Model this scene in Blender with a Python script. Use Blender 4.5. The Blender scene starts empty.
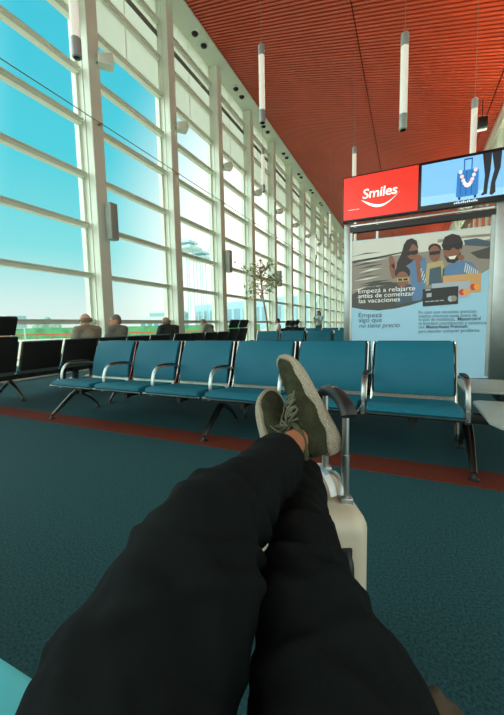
import bpy, bmesh, math, random
from mathutils import Vector as V, Matrix, noise
random.seed(7)
S = bpy.context.scene
C = S.collection
PI = math.pi

# ------------------------------------------------------------------ camera
F = 339.0; CX, CY = 252.0, 357.5
RX = V((.90893, .02150, -.41639)); RY = V((.41646, -.09470, .90421)); RZ = V((-.01999, -.99527, -.09502))
EYE = V((0, 0, 1.0))
def ray(x, y):
    d = V((x - CX, y - CY, F))
    return V((RX.dot(d), RY.dot(d), RZ.dot(d)))
def on_y(x, y, Y):
    d = ray(x, y); return EYE + d * (Y / d.y)
def on_x(x, y, X):
    d = ray(x, y); return EYE + d * (X / d.x)
def on_z(x, y, z):
    d = ray(x, y); return EYE + d * ((z - 1) / d.z)
def at_d(x, y, dep):
    return EYE + ray(x, y) * (dep / F)
def cdir(x, y, z):                       # a direction given right / down / forward of the viewer
    d = V((x, y, z)); return V((RX.dot(d), RY.dot(d), RZ.dot(d))).normalized()
cam = bpy.data.cameras.new('camera'); co = bpy.data.objects.new('camera', cam); C.objects.link(co)
cam.sensor_fit = 'HORIZONTAL'; cam.sensor_width = 36; cam.lens = F / 504 * 36
cam.clip_start = .02; cam.clip_end = 600
cr = V((RX[0], RY[0], RZ[0])); cu = -V((RX[1], RY[1], RZ[1])); cb = -V((RX[2], RY[2], RZ[2]))
m = Matrix((cr, cu, cb)).transposed().to_4x4(); m.translation = EYE
co.matrix_world = m
S.camera = co
S.view_settings.view_transform = 'Standard'; S.view_settings.look = 'None'
S.view_settings.gamma = 1; S.view_settings.use_curve_mapping = False
S.view_settings.exposure = 0.0

# ------------------------------------------------------------------ materials
def lin(c):
    return tuple(((v / 255 + .055) / 1.055) ** 2.4 if v > 10 else v / 255 / 12.92 for v in c)
def mat(name, rgb, rough=.5, metal=0, spec=.5, noise_s=0, noise_a=.15, bump=0, bump_s=50, emit=None, es=1, detail=4, coat=0, sheen=0):
    m = bpy.data.materials.new(name); m.use_nodes = True
    n = m.node_tree.nodes; l = m.node_tree.links
    b = n['Principled BSDF']
    c = lin(rgb) if max(rgb) > 1 else rgb
    b.inputs['Base Color'].default_value = (*c, 1)
    b.inputs['Roughness'].default_value = rough; b.inputs['Metallic'].default_value = metal
    b.inputs['Specular IOR Level'].default_value = spec
    b.inputs['Coat Weight'].default_value = coat
    b.inputs['Sheen Weight'].default_value = sheen
    tc = n.new('ShaderNodeTexCoord')
    if noise_s:
        t = n.new('ShaderNodeTexNoise'); t.inputs['Scale'].default_value = noise_s; t.inputs['Detail'].default_value = detail
        l.new(tc.outputs['Object'], t.inputs['Vector'])
        r = n.new('ShaderNodeValToRGB')
        r.color_ramp.elements[0].position = .3; r.color_ramp.elements[1].position = .7
        r.color_ramp.elements[0].color = (*[v * (1 - noise_a) for v in c], 1)
        r.color_ramp.elements[1].color = (*[min(1, v * (1 + noise_a)) for v in c], 1)
        l.new(t.outputs['Fac'], r.inputs['Fac']); l.new(r.outputs['Color'], b.inputs['Base Color'])
    if bump:
        t = n.new('ShaderNodeTexNoise'); t.inputs['Scale'].default_value = bump_s; t.inputs['Detail'].default_value = 3
        l.new(tc.outputs['Object'], t.inputs['Vector'])
        bp = n.new('ShaderNodeBump'); bp.inputs['Strength'].default_value = bump; bp.inputs['Distance'].default_value = .01
        l.new(t.outputs['Fac'], bp.inputs['Height']); l.new(bp.outputs['Normal'], b.inputs['Normal'])
    if emit:
        e = lin(emit) if max(emit) > 1 else emit
        b.inputs['Emission Color'].default_value = (*e, 1); b.inputs['Emission Strength'].default_value = es
    return m
M = {}
M['blue'] = mat('blue_vinyl', (10, 98, 117), .55, spec=.28, noise_s=3, noise_a=.06, bump=.05, bump_s=400)
M['black'] = mat('black_plastic', (22, 22, 22), .5, noise_s=4, noise_a=.1)
M['shell'] = mat('black_shell', (30, 30, 28), .45, noise_s=4, noise_a=.1)
M['chrome'] = mat('chrome', (200, 198, 190), .16, 1, noise_s=3, noise_a=.04)
M['alu'] = mat('brushed_aluminium', (176, 182, 178), .35, 1, noise_s=6, noise_a=.05)
M['legmetal'] = mat('polished_leg', (118, 120, 114), .28, 1, noise_s=6, noise_a=.05)
M['plate'] = mat('perforated_plate', (150, 160, 150), .4, .7, noise_s=60, noise_a=.2)
M['beam'] = mat('dark_beam', (52, 54, 52), .4, .6, noise_s=5, noise_a=.1)
M['table'] = mat('grey_table_laminate', (150, 158, 150), .35, noise_s=5, noise_a=.04)
M['white'] = mat('white_paint', (222, 232, 214), .5, noise_s=.8, noise_a=.03)
M['cream'] = mat('cream_paint', (222, 216, 196), .6, noise_s=.8, noise_a=.04)
M['panel'] = mat('pale_panel', (226, 234, 214), .5, noise_s=.5, noise_a=.04)
M['frame'] = mat('pale_frame', (224, 232, 214), .45, noise_s=1, noise_a=.03)
M['darkgap'] = mat('dark_gap', (110, 120, 108), .6, noise_s=1, noise_a=.1)
M['slat'] = mat('red_slat', (200, 70, 34), .45, noise_s=.6, noise_a=.08)
M['slatback'] = mat('dark_red_void', (96, 30, 16), .8, noise_s=.6, noise_a=.08)
M['lampcap'] = mat('lamp_cap', (170, 180, 176), .35, .4, noise_s=5, noise_a=.04)
M['tube'] = mat('lamp_tube', (200, 205, 192), .4, emit=(255, 250, 232), es=.4, noise_s=5, noise_a=.02)
M['cable'] = mat('steel_cable', (150, 150, 138), .4, .8, noise_s=9, noise_a=.05)
M['speaker'] = mat('grey_speaker', (150, 158, 148), .6, noise_s=300, noise_a=.2)
M['lens'] = mat('dark_lens', (30, 30, 30), .15, noise_s=9, noise_a=.1)
M['trouser'] = mat('black_cotton', (15, 19, 19), .88, spec=.12, noise_s=9, noise_a=.14, bump=.25, bump_s=900)
M['khaki'] = mat('olive_knit', (78, 80, 58), .85, noise_s=45, noise_a=.3, bump=.5, bump_s=260, spec=.2)
M['sole'] = mat('cream_rubber', (222, 212, 186), .65, noise_s=20, noise_a=.05)
M['lace'] = mat('olive_lace', (92, 92, 70), .8, noise_s=200, noise_a=.2)
M['skin'] = mat('skin', (168, 106, 74), .5, noise_s=25, noise_a=.06)
M['skin2'] = mat('skin_pale', (206, 152, 118), .5, noise_s=25, noise_a=.06)
M['greyhair'] = mat('grey_hair', (120, 112, 98), .7, noise_s=80, noise_a=.25)
M['darkhair'] = mat('dark_hair', (48, 36, 28), .6, noise_s=80, noise_a=.25)
M['brownhair'] = mat('brown_hair', (104, 66, 40), .6, noise_s=80, noise_a=.25)
M['khakishirt'] = mat('grey_brown_shirt', (150, 144, 124), .85, noise_s=12, noise_a=.1)
M['greyshirt'] = mat('grey_shirt', (128, 134, 122), .85, noise_s=12, noise_a=.1)
M['blackshirt'] = mat('black_shirt', (40, 46, 46), .85, noise_s=12, noise_a=.1)
M['whiteshirt'] = mat('white_shirt', (220, 222, 214), .85, noise_s=12, noise_a=.04)
M['tealshirt'] = mat('pale_teal_top', (146, 186, 180), .85, noise_s=12, noise_a=.1)
M['jeans'] = mat('blue_trousers', (66, 84, 104), .85, noise_s=12, noise_a=.1)
M['shoeblack'] = mat('dark_shoe', (40, 36, 32), .5, noise_s=12, noise_a=.1)
M['case'] = mat('ivory_shell', (208, 198, 172), .38, noise_s=3, noise_a=.03, bump=.08, bump_s=500)
M['tagblue'] = mat('pale_blue_tag', (150, 196, 214), .4, noise_s=8, noise_a=.1)
M['tagwhite'] = mat('white_strap', (226, 230, 226), .5, noise_s=30, noise_a=.06)
M['brown'] = mat('brown_cloth', (62, 50, 30), .8, noise_s=14, noise_a=.25, bump=.3, bump_s=60)
M['leaf'] = mat('olive_leaf', (150, 160, 100), .6, noise_s=5, noise_a=.2)
M['bark'] = mat('pale_bark', (168, 140, 104), .8, noise_s=12, noise_a=.2)
M['pot'] = mat('grey_pot', (150, 150, 142), .6, noise_s=6, noise_a=.08)
M['apron'] = mat('apron_concrete', (226, 214, 190), .8, noise_s=.08, noise_a=.06)
M['hedge'] = mat('hedge_green', (96, 172, 120), .8, noise_s=1.2, noise_a=.25)
M['redrail'] = mat('red_barrier', (206, 96, 74), .6, noise_s=1, noise_a=.08)
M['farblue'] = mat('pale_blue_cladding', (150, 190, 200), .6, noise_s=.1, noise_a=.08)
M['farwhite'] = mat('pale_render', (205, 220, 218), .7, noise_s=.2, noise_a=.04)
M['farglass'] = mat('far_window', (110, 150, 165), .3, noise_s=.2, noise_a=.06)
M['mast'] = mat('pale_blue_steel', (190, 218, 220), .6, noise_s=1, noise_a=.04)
M['orange'] = mat('orange_panel', (224, 104, 60), .6, noise_s=1, noise_a=.05)
M['tvblack'] = mat('screen_bezel', (14, 16, 16), .3, noise_s=5, noise_a=.1)

def glass_mat():
    m = bpy.data.materials.new('clear_glass'); m.use_nodes = True
    n = m.node_tree.nodes; l = m.node_tree.links; n.clear()
    o = n.new('ShaderNodeOutputMaterial'); t = n.new('ShaderNodeBsdfTransparent'); g = n.new('ShaderNodeBsdfGlossy')
    t.inputs['Color'].default_value = (.985, .993, .99, 1); g.inputs['Roughness'].default_value = .02
    x = n.new('ShaderNodeMixShader'); lw = n.new('ShaderNodeLayerWeight'); lw.inputs['Blend'].default_value = .5
    pw = n.new('ShaderNodeMath'); pw.operation = 'POWER'; pw.inputs[1].default_value = 5; l.new(lw.outputs['Facing'], pw.inputs[0])
    nz = n.new('ShaderNodeTexNoise'); nz.inputs['Scale'].default_value = .6
    ms = n.new('ShaderNodeMath'); ms.operation = 'MULTIPLY_ADD'; ms.inputs[1].default_value = .01; ms.inputs[2].default_value = .002
    mu = n.new('ShaderNodeMath'); mu.operation = 'MULTIPLY_ADD'; mu.inputs[1].default_value = .22
    l.new(nz.outputs['Fac'], ms.inputs[0]); l.new(pw.outputs[0], mu.inputs[0]); l.new(ms.outputs[0], mu.inputs[2])
    l.new(mu.outputs[0], x.inputs['Fac']); l.new(t.outputs[0], x.inputs[1]); l.new(g.outputs[0], x.inputs[2])
    l.new(x.outputs[0], o.inputs['Surface'])
    return m
M['glass'] = glass_mat()

def frosted_mat():
    m = bpy.data.materials.new('frosted_panel'); m.use_nodes = True
    n = m.node_tree.nodes; l = m.node_tree.links; n.clear()
    o = n.new('ShaderNodeOutputMaterial'); t = n.new('ShaderNodeBsdfTranslucent'); d = n.new('ShaderNodeBsdfDiffuse'); x = n.new('ShaderNodeMixShader')
    tc = n.new('ShaderNodeTexCoord'); nz = n.new('ShaderNodeTexNoise'); nz.inputs['Scale'].default_value = .5; l.new(tc.outputs['Object'], nz.inputs['Vector'])
    r = n.new('ShaderNodeValToRGB'); r.color_ramp.elements[0].color = (*lin((206, 210, 192)), 1); r.color_ramp.elements[1].color = (*lin((218, 220, 204)), 1)
    l.new(nz.outputs['Fac'], r.inputs['Fac']); l.new(r.outputs[0], t.inputs['Color']); l.new(r.outputs[0], d.inputs['Color'])
    x.inputs['Fac'].default_value = .5; l.new(t.outputs[0], x.inputs[1]); l.new(d.outputs[0], x.inputs[2]); l.new(x.outputs[0], o.inputs['Surface'])
    return m
M['frosted'] = frosted_mat()

def carpet_mat(name, rgb, rgb2):
    m = bpy.data.materials.new(name); m.use_nodes = True
    n = m.node_tree.nodes; l = m.node_tree.links; b = n['Principled BSDF']
    b.inputs['Roughness'].default_value = .8; b.inputs['Specular IOR Level'].default_value = .15
    tc = n.new('ShaderNodeTexCoord')
    mp = n.new('ShaderNodeMapping'); mp.inputs['Scale'].default_value = (1, 1, 1); l.new(tc.outputs['Object'], mp.inputs['Vector'])
    vo = n.new('ShaderNodeTexVoronoi'); vo.inputs['Scale'].default_value = 95; vo.inputs['Randomness'].default_value = .75
    l.new(mp.outputs[0], vo.inputs['Vector'])
    nz = n.new('ShaderNodeTexNoise'); nz.inputs['Scale'].default_value = 110; nz.inputs['Detail'].default_value = 5
    l.new(mp.outputs[0], nz.inputs['Vector'])
    r = n.new('ShaderNodeValToRGB')
    r.color_ramp.elements[0].position = .32; r.color_ramp.elements[1].position = .68
    r.color_ramp.elements[0].color = (*lin(rgb), 1); r.color_ramp.elements[1].color = (*lin(rgb2), 1)
    l.new(nz.outputs['Fac'], r.inputs['Fac'])
    l.new(r.outputs[0], b.inputs['Base Color'])
    bp = n.new('ShaderNodeBump'); bp.inputs['Strength'].default_value = .35; bp.inputs['Distance'].default_value = .003
    l.new(vo.outputs['Distance'], bp.inputs['Height']); l.new(bp.outputs['Normal'], b.inputs['Normal'])
    return m
M['carpet'] = carpet_mat('teal_carpet', (24, 57, 62), (48, 88, 94))
M['stripe'] = carpet_mat('rust_carpet', (90, 40, 28), (110, 50, 35))

# ------------------------------------------------------------------ mesh helpers
class MB:
    def __init__(s): s.bm = bmesh.new(); s.mi = 0
    def _set(s, faces):
        for f in faces: f.material_index = s.mi
    def box(s, lo, hi, rot=None, bev=0, seg=2):
        lo, hi = V(lo), V(hi); c = (lo + hi) / 2; d = hi - lo
        r = bmesh.ops.create_cube(s.bm, size=1)
        vs = r['verts']
        for v in vs:
            v.co = V((v.co.x * d.x, v.co.y * d.y, v.co.z * d.z))
        fs = set(f for v in vs for f in v.link_faces)
        s._set(fs)
        if bev:
            es = list(set(e for v in vs for e in v.link_edges))
            r2 = bmesh.ops.bevel(s.bm, geom=es, offset=bev, segments=seg, affect='EDGES', profile=.5)
            vs = list(set([v for f in r2['faces'] for v in f.verts] + [v for v in vs if v.is_valid]))
            s._set(r2['faces'])
        for v in vs:
            v.co = (rot @ v.co if rot else v.co) + c
        return s
    def prism(s, poly, axis, a, b, bev=0, seg=2):
        # polygon in the two other axes, pulled along axis from a to b
        def mk(p, t):
            return V((t, p[0], p[1])) if axis == 'x' else V((p[0], t, p[1])) if axis == 'y' else V((p[0], p[1], t))
        A = [s.bm.verts.new(mk(p, a)) for p in poly]; B = [s.bm.verts.new(mk(p, b)) for p in poly]
        fs = [s.bm.faces.new(A[::-1]), s.bm.faces.new(B)]
        n = len(poly)
        for i in range(n):
            fs.append(s.bm.faces.new((A[i], A[(i + 1) % n], B[(i + 1) % n], B[i])))
        s._set(fs)
        if bev:
            es = [e for e in fs[0].edges] + [e for e in fs[1].edges]
            r = bmesh.ops.bevel(s.bm, geom=es, offset=bev, segments=seg, affect='EDGES', profile=.5)
            s._set(r['faces'])
        return s
    def tube(s, pts, r, n=8, closed=False, flat=1.0, up=None):
        pts = [V(p) for p in pts]; k = len(pts)
        rs = r if isinstance(r, (list, tuple)) else [r] * k
        rings = []; prev = None
        for i, p in enumerate(pts):
            if closed: t = pts[(i + 1) % k] - pts[i - 1]
            else: t = pts[min(i + 1, k - 1)] - pts[max(i - 1, 0)]
            t.normalize()
            if prev is None:
                a = V(up) if up else (V((0, 0, 1)) if abs(t.z) < .9 else V((1, 0, 0)))
            else: a = prev
            a = (a - t * a.dot(t)).normalized(); prev = a
            b = t.cross(a)
            rings.append([s.bm.verts.new(p + (a * math.cos(q) * flat + b * math.sin(q)) * rs[i]) for q in [2 * PI * j / n for j in range(n)]])
        fs = []
        for i in range(k if closed else k - 1):
            A = rings[i]; B = rings[(i + 1) % k]
            for j in range(n):
                fs.append(s.bm.faces.new((A[j], A[(j + 1) % n], B[(j + 1) % n], B[j])))
        if not closed:
            fs.append(s.bm.faces.new(rings[0][::-1])); fs.append(s.bm.faces.new(rings[-1]))
        s._set(fs); return s
    def lathe(s, prof, n=16, c=(0, 0, 0)):
        c = V(c); rings = []
        for r, z in prof:
            rings.append([s.bm.verts.new(c + V((r * math.cos(2 * PI * j / n), r * math.sin(2 * PI * j / n), z))) for j in range(n)])
        fs = []
        for A, B in zip(rings, rings[1:]):
            for j in range(n): fs.append(s.bm.faces.new((A[j], A[(j + 1) % n], B[(j + 1) % n], B[j])))
        fs.append(s.bm.faces.new(rings[0][::-1])); fs.append(s.bm.faces.new(rings[-1]))
        s._set(fs); return s
    def ell(s, c, r, rot=None, n=12):
        rr = bmesh.ops.create_uvsphere(s.bm, u_segments=n, v_segments=max(6, n // 2 + 2), radius=1)
        R = V(r) if not isinstance(r, (int, float)) else V((r, r, r))
        for v in rr['verts']:
            p = V((v.co.x * R.x, v.co.y * R.y, v.co.z * R.z)); v.co = (rot @ p if rot else p) + V(c)
        s._set(set(f for v in rr['verts'] for f in v.link_faces)); return s
    def cap(s, p0, r0, p1, r1, n=14):
        s.ell(p0, r0, n=n); s.ell(p1, r1, n=n)
        return s.tube([p0, V(p0).lerp(V(p1), .5), p1], [r0, (r0 + r1) / 2, r1], n=n)
    def poly(s, pts):
        f = s.bm.faces.new([s.bm.verts.new(p) for p in pts]); s._set([f]); return s
    def loft(s, rings, closed_ends=True):
        R = [[s.bm.verts.new(p) for p in ring] for ring in rings]; n = len(R[0]); fs = []
        for A, B in zip(R, R[1:]):
            for j in range(n): fs.append(s.bm.faces.new((A[j], A[(j + 1) % n], B[(j + 1) % n], B[j])))
        if closed_ends: fs.append(s.bm.faces.new(R[0][::-1])); fs.append(s.bm.faces.new(R[-1]))
        s._set(fs); return s
    def build(s, name, mats, parent=None, smooth=True, weld=0):
        bmesh.ops.recalc_face_normals(s.bm, faces=s.bm.faces)
        me = bpy.data.meshes.new(name); s.bm.to_mesh(me); s.bm.free()
        for mm in (mats if isinstance(mats, (list, tuple)) else [mats]): me.materials.append(mm)
        if smooth:
            me.polygons.foreach_set('use_smooth', [True] * len(me.polygons))
            me.set_sharp_from_angle(angle=math.radians(38))
        o = bpy.data.objects.new(name, me); C.objects.link(o)
        if parent: o.parent = parent
        return o

def tag(o, label=None, cat=None, group=None, kind=None):
    if label: o['label'] = label
    if cat: o['category'] = cat
    if group: o['group'] = group
    if kind: o['kind'] = kind
    return o
def thing(name, label, cat, loc=(0, 0, 0), rz=0, group=None, kind=None):
    o = bpy.data.objects.new(name, None); C.objects.link(o); o.location = loc; o.rotation_euler = (0, 0, rz)
    o.empty_display_size = .1
    return tag(o, label, cat, group, kind)
KIDS = {}
def kids(o): return [c for c in bpy.data.objects if c.parent == o]
def dup(o, loc=None, rz=None, label=None, parent=None):
    c = o.copy(); C.objects.link(c)
    if parent is not None: c.parent = parent
    if loc is not None: c.location = loc
    if rz is not None: c.rotation_euler = (0, 0, rz)
    if label: c['label'] = label
    for k in kids(o): dup(k, parent=c)
    return c
def bez(p0, p1, p2, p3, n=8):
    p0, p1, p2, p3 = V(p0), V(p1), V(p2), V(p3); out = []
    for i in range(n + 1):
        t = i / n; u = 1 - t
        out.append(p0 * u ** 3 + p1 * 3 * u * u * t + p2 * 3 * u * t * t + p3 * t ** 3)
    return out
def catmull(pts, n=6):
    pts = [V(p) for p in pts]; out = []
    for i in range(len(pts) - 1):
        a = pts[max(i - 1, 0)]; b = pts[i]; c = pts[i + 1]; d = pts[min(i + 2, len(pts) - 1)]
        for j in range(n):
            t = j / n
            out.append(.5 * ((2 * b) + (c - a) * t + (2 * a - 5 * b + 4 * c - d) * t * t + (3 * b - a - 3 * c + d) * t ** 3))
    out.append(pts[-1]); return out
def blob(name, mb, voxel, smooth, material, parent=None, fn=None):
    # overlapping volumes fused into one continuous skin
    o = mb.build(name, material, None, smooth=False)
    r = o.modifiers.new('r', 'REMESH'); r.mode = 'VOXEL'; r.voxel_size = voxel
    if smooth:
        sm = o.modifiers.new('s', 'SMOOTH'); sm.factor = .5; sm.iterations = smooth
    dg = bpy.context.evaluated_depsgraph_get(); dg.update()
    me = bpy.data.meshes.new_from_object(o.evaluated_get(dg))
    old = o.data; o.modifiers.clear(); o.data = me; bpy.data.meshes.remove(old)
    me.name = name
    if not me.materials: me.materials.append(material)
    if fn:
        ns = [v.normal.copy() for v in me.vertices]
        for v, nn in zip(me.vertices, ns): v.co = fn(v.co.copy(), nn)
    me.polygons.foreach_set('use_smooth', [True] * len(me.polygons))
    if parent: o.parent = parent
    return o
def text_into(mb, txt, size, place, shear=0, bold=0, spacing=1.0, align='LEFT', width=None):
    # lettering as filled outlines; place(x, y) -> point
    cu = bpy.data.curves.new('t', 'FONT'); cu.body = txt; cu.size = size; cu.shear = shear; cu.offset = bold
    cu.space_character = spacing; cu.align_x = align; cu.resolution_u = 3
    o = bpy.data.objects.new('t', cu); C.objects.link(o)
    dg = bpy.context.evaluated_depsgraph_get(); dg.update()
    me = bpy.data.meshes.new_from_object(o.evaluated_get(dg))
    xs = [v.co.x for v in me.vertices]; k = 1
    if width: k = width / (max(xs) - min(xs))
    vs = [mb.bm.verts.new(place(v.co.x * k, v.co.y)) for v in me.vertices]
    for p in me.polygons:
        try:
            f = mb.bm.faces.new([vs[i] for i in p.vertices]); f.material_index = mb.mi
        except ValueError: pass
    bpy.data.objects.remove(o); bpy.data.curves.remove(cu); bpy.data.meshes.remove(me)

# ------------------------------------------------------------------ the setting
XW = -7.0; COL0 = 6.15; BAY = 2.93; ZTOP = 10.65; XL1 = -6.25; SL = .44
def ceil_z(x): return ZTOP - SL * (x - XL1)
Y0, Y1 = -9.0, 62.0
XR = 2.35
def floor_():
    mb = MB()
    mb.box((XW - .2, Y0, -.2), (XR + .2, Y1, 0))
    tag(mb.build('floor', M['carpet'], smooth=False), 'dark teal carpet floor of the waiting hall', 'floor', kind='structure')
    for i, (a, b) in enumerate(((2.335, 2.605),)):
        mb = MB(); mb.box((XW, a, -.02), (XR, b, .004))
        tag(mb.build('trim_1', M['stripe'], smooth=False), 'rust red carpet stripe under the front row of seats', 'carpet stripe', kind='structure')
floor_()

def soffit():
    mb = MB(); mb.box((XW - .3, Y0, ZTOP), (XL1, Y1, ZTOP + .25))
    mb.box((XL1 - .04, Y0, ZTOP - .05), (XL1, Y1, ZTOP + .25))
    tag(mb.build('trim_2', M['white'], smooth=False), 'white soffit band along the top of the glass wall', 'soffit', kind='structure')
soffit()

def ceiling():
    root = thing('ceiling', 'sloping ceiling of narrow rust red slats', 'ceiling', kind='structure')
    z0, z1 = ceil_z(XL1), ceil_z(XR)
    mb = MB(); mb.prism([(XL1, z0 + .12), (XR + .3, ceil_z(XR + .3) + .12), (XR + .3, ceil_z(XR + .3) + .3), (XL1, z0 + .3)], 'y', Y0, Y1)
    mb.build('ceiling_deck', M['slatback'], root, smooth=False)
    xs = -1.38; gap = .016; xb = 1.98
    def run(xa, xb_, nm):
        mb = MB(); p = .118; w = .07; k = .3           # the slats run a little askew across the hall
        y = Y0
        while y < Y1:
            za, zb = ceil_z(xa), ceil_z(xb_)
            ya = y - k * (xa - XL1); yb = y - k * (xb_ - XL1)
            q = [V((xa, ya, za)), V((xb_, yb, zb)), V((xb_, yb + w, zb)), V((xa, ya + w, za))]
            up = V((0, 0, .06))
            A = [mb.bm.verts.new(v) for v in q]; B = [mb.bm.verts.new(v + up) for v in q]
            mb.bm.faces.new(A[::-1])
            mb.bm.faces.new((A[0], A[1], B[1], B[0])); mb.bm.faces.new((A[2], A[3], B[3], B[2]))
            y += p
        mb.build(nm, M['slat'], root, smooth=False)['kind'] = 'stuff'
    run(XL1, xs - gap, 'slat_field'); run(xs + gap, xb - gap, 'slat_field'); run(xb + gap, XR, 'slat_field')
ceiling()

def left_wall():
    root = thing('wall_left', 'tall glazed wall of white columns along the left', 'wall', kind='structure')
    def col():
        mb = MB(); mb.box((XW - .1, -.16, 0), (XW + .34, .16, ZTOP), bev=.015)
        mb.box((XW - .16, -.22, 0), (XW - .02, .22, ZTOP))
        mb.box((XW + .10, -.175, 0), (XW + .14, .175, ZTOP))
        return mb.build('column', M['frame'], root, smooth=False)
    c0 = col(); ks = list(range(-4, 20))
    for i, k in enumerate(ks):
        c = c0 if i == 0 else dup(c0)
        if i: c.parent = root
        c.location = (0, COL0 + BAY * k, 0)
    mb = MB(); mb.box((XW - .2, Y0, 0), (XW + .05, Y1, .12)); mb.build('sill', M['frame'], root, smooth=False)
    w0 = thing('window_1', 'glazed bay between white columns', 'window', kind='structure')
    hs = [1.154, 2.265, 3.42, 4.565, 5.745, 6.85, 7.95, 9.0, 10.0]
    a, b = .2, BAY - .2
    for h in hs:
        mb = MB(); mb.box((XW - .08, a, h - .05), (XW + .08, b, h + .05), bev=.008); mb.box((XW - .1, a, h + .03), (XW + .13, b, h + .055))
        mb.build('rail', M['frame'], w0, smooth=False)
    mb = MB(); mb.box((XW - .012, a, .12), (XW, b, 7.92)); mb.build('pane', M['glass'], w0, smooth=False)
    mb = MB(); mb.poly([(XW, a, 8.0), (XW, b, 8.0), (XW, b, ZTOP), (XW, a, ZTOP)]); mb.build('frosted_pane', M['frosted'], w0, smooth=False)
    mb = MB(); mb.box((XW - .02, a + 1.2, 8.0), (XW + .006, a + 1.22, ZTOP)); mb.build('panel_seam', M['frame'], w0, smooth=False)
    mb = MB(); mb.box((XW, a, 9.62), (XW + .02, b, 9.78)); mb.build('vent_slot', M['darkgap'], w0, smooth=False)
    for i, k in enumerate(ks[:-1]):
        w = w0 if i == 0 else dup(w0)
        w.name = 'window_%d' % (i + 1); w.location = (0, COL0 + BAY * k, 0)
left_wall()

def right_wall():
    root = thing('wall_right', 'pale wall with white posts and orange panels at the right', 'wall', kind='structure')
    zt = ceil_z(XR)
    mb = MB(); mb.box((XR, 2.0, 0), (XR + .2, Y1, zt + .3)); mb.build('wall_face', M['cream'], root, smooth=False)
    mb = MB(); mb.box((XR - .12, 2.0, zt - .42), (XR + .1, Y1, zt - .12)); mb.build('edge_beam', M['cream'], root, smooth=False)
    mb = MB(); mb.box((XR - .14, 2.0, zt - .14), (XR + .1, Y1, zt - .04)); mb.build('pink_edge', mat('pink_edge', (206, 150, 130), .6, noise_s=1, noise_a=.05), root, smooth=False)
    mb = MB(); mb.box((XR - .03, 4, 2.9), (XR, Y1, 5.2)); mb.build('orange_panel', M['orange'], root, smooth=False)
    mb = MB(); mb.box((XR - .06, 4, 2.82), (XR, Y1, 2.95)); mb.build('ledge', M['white'], root, smooth=False)
    p0 = None
    for k in range(22):
        if p0 is None:
            mb = MB(); mb.box((XR - .09, -.1, 0), (XR, .1, zt - .3)); p0 = o = mb.build('post', M['white'], root, smooth=False)
        else: o = dup(p0); o.parent = root
        o.location = (0, 5 + 1.25 * k, 0)
    mb = MB(); mb.box((XW - .3, Y1, 0), (XR + .2, Y1 + .2, 13)); tag(mb.build('wall_back', M['cream'], smooth=False), 'pale far end wall of the hall', 'wall', kind='structure')
right_wall()

# thin horizontal rod strung along the glass wall in front of the columns
p = on_x(60, 97, -6.55)
mb = MB(); mb.tube([(-6.55, Y0, p.z), (-6.55, Y1, p.z)], .011, 6)
for k in range(-4, 19):
    y_ = COL0 + BAY * k; mb.box((XW + .342, y_ - .02, p.z - .015), (-6.53, y_ + .02, p.z + .015))
tag(mb.build('steel_rod', M['cable']), 'thin steel rod running level along the glass wall in front of the columns', 'rod')

# ------------------------------------------------------------------ lamps, speakers and spots
def pendant():
    root = thing('pendant_lamp', 'x', 'pendant lamp', group=None)
    L = 1.40; r = .06
    mb = MB(); mb.lathe([(.0, 0), (r * .8, 0), (r * .8, .0), (r, .01), (r, .22), (r * .98, .225)], 16); mb.build('bottom_cap', M['lampcap'], root)
    mb = MB(); mb.lathe([(.045, -.004), (.02, -.004), (.02, -.012), (.0, -.012)], 12); mb.build('spot_lens', M['lens'], root)
    mb = MB(); mb.lathe([(r * .94, .222), (r * .94, L - .2)], 16); mb.build('glowing_tube', M['tube'], root)
    mb = MB(); mb.lathe([(r, L - .2), (r, L - .02), (r * .7, L), (.01, L + .03)], 16); mb.build('top_cap', M['lampcap'], root)
    return root, L
pl, PLEN = pendant()
cabs = {}
lamps = [
 ('A', (262.5, 123), 6.55, 'slim white tube lamp crossing the left edge of the red ceiling'),
 ('B', (403, 130), 5.3, 'largest white tube pendant lamp hanging in the middle of the red ceiling'),
 ('C', (472, 172), 6.9, 'white tube pendant lamp hanging down behind the right end of the video screen'),
 ('D', (354, 198), 9.8, 'white tube pendant lamp hanging down behind the red screen'),
 ('L', (77, 58), 4.3, 'white tube lamp over the nearest white column, cut by the top edge'),
 ('E', (330, 239), 17, 'small white tube pendant lamp beside the left post of the advertising display'),
 ('F', (316, 259), 20, 'tiny far white tube pendant lamp in front of the distant glass wall'),
 ('G', (355, 250), 15, 'distant white tube lamp seen in the gap under the left end of the red screen'),
 ('H', (377, 247), 17, 'distant white tube lamp seen in the gap below the middle of the red screen'),
 ('I', (265, 193), 11.5, 'slim white tube lamp over the glass bays, straight below another tube lamp'),
]
for i, (k, px, dep, lab) in enumerate(lamps):
    if k == 'I': px = (263.5, 192)
    q = at_d(px[0], px[1], dep)
    o = pl if i == 0 else dup(pl)
    o.location = q; o['label'] = lab
    for c in kids(o):
        if c.name.startswith('hanging_cable'): bpy.data.objects.remove(c)
    mb = MB(); h = ceil_z(q.x) - q.z
    mb.tube([(0, 0, PLEN + .02), (0, 0, h + .06)], .005, 6); mb.build('hanging_cable', M['cable'], o)
    o['group'] = 'tube pendant lamps under the red ceiling'

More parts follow.
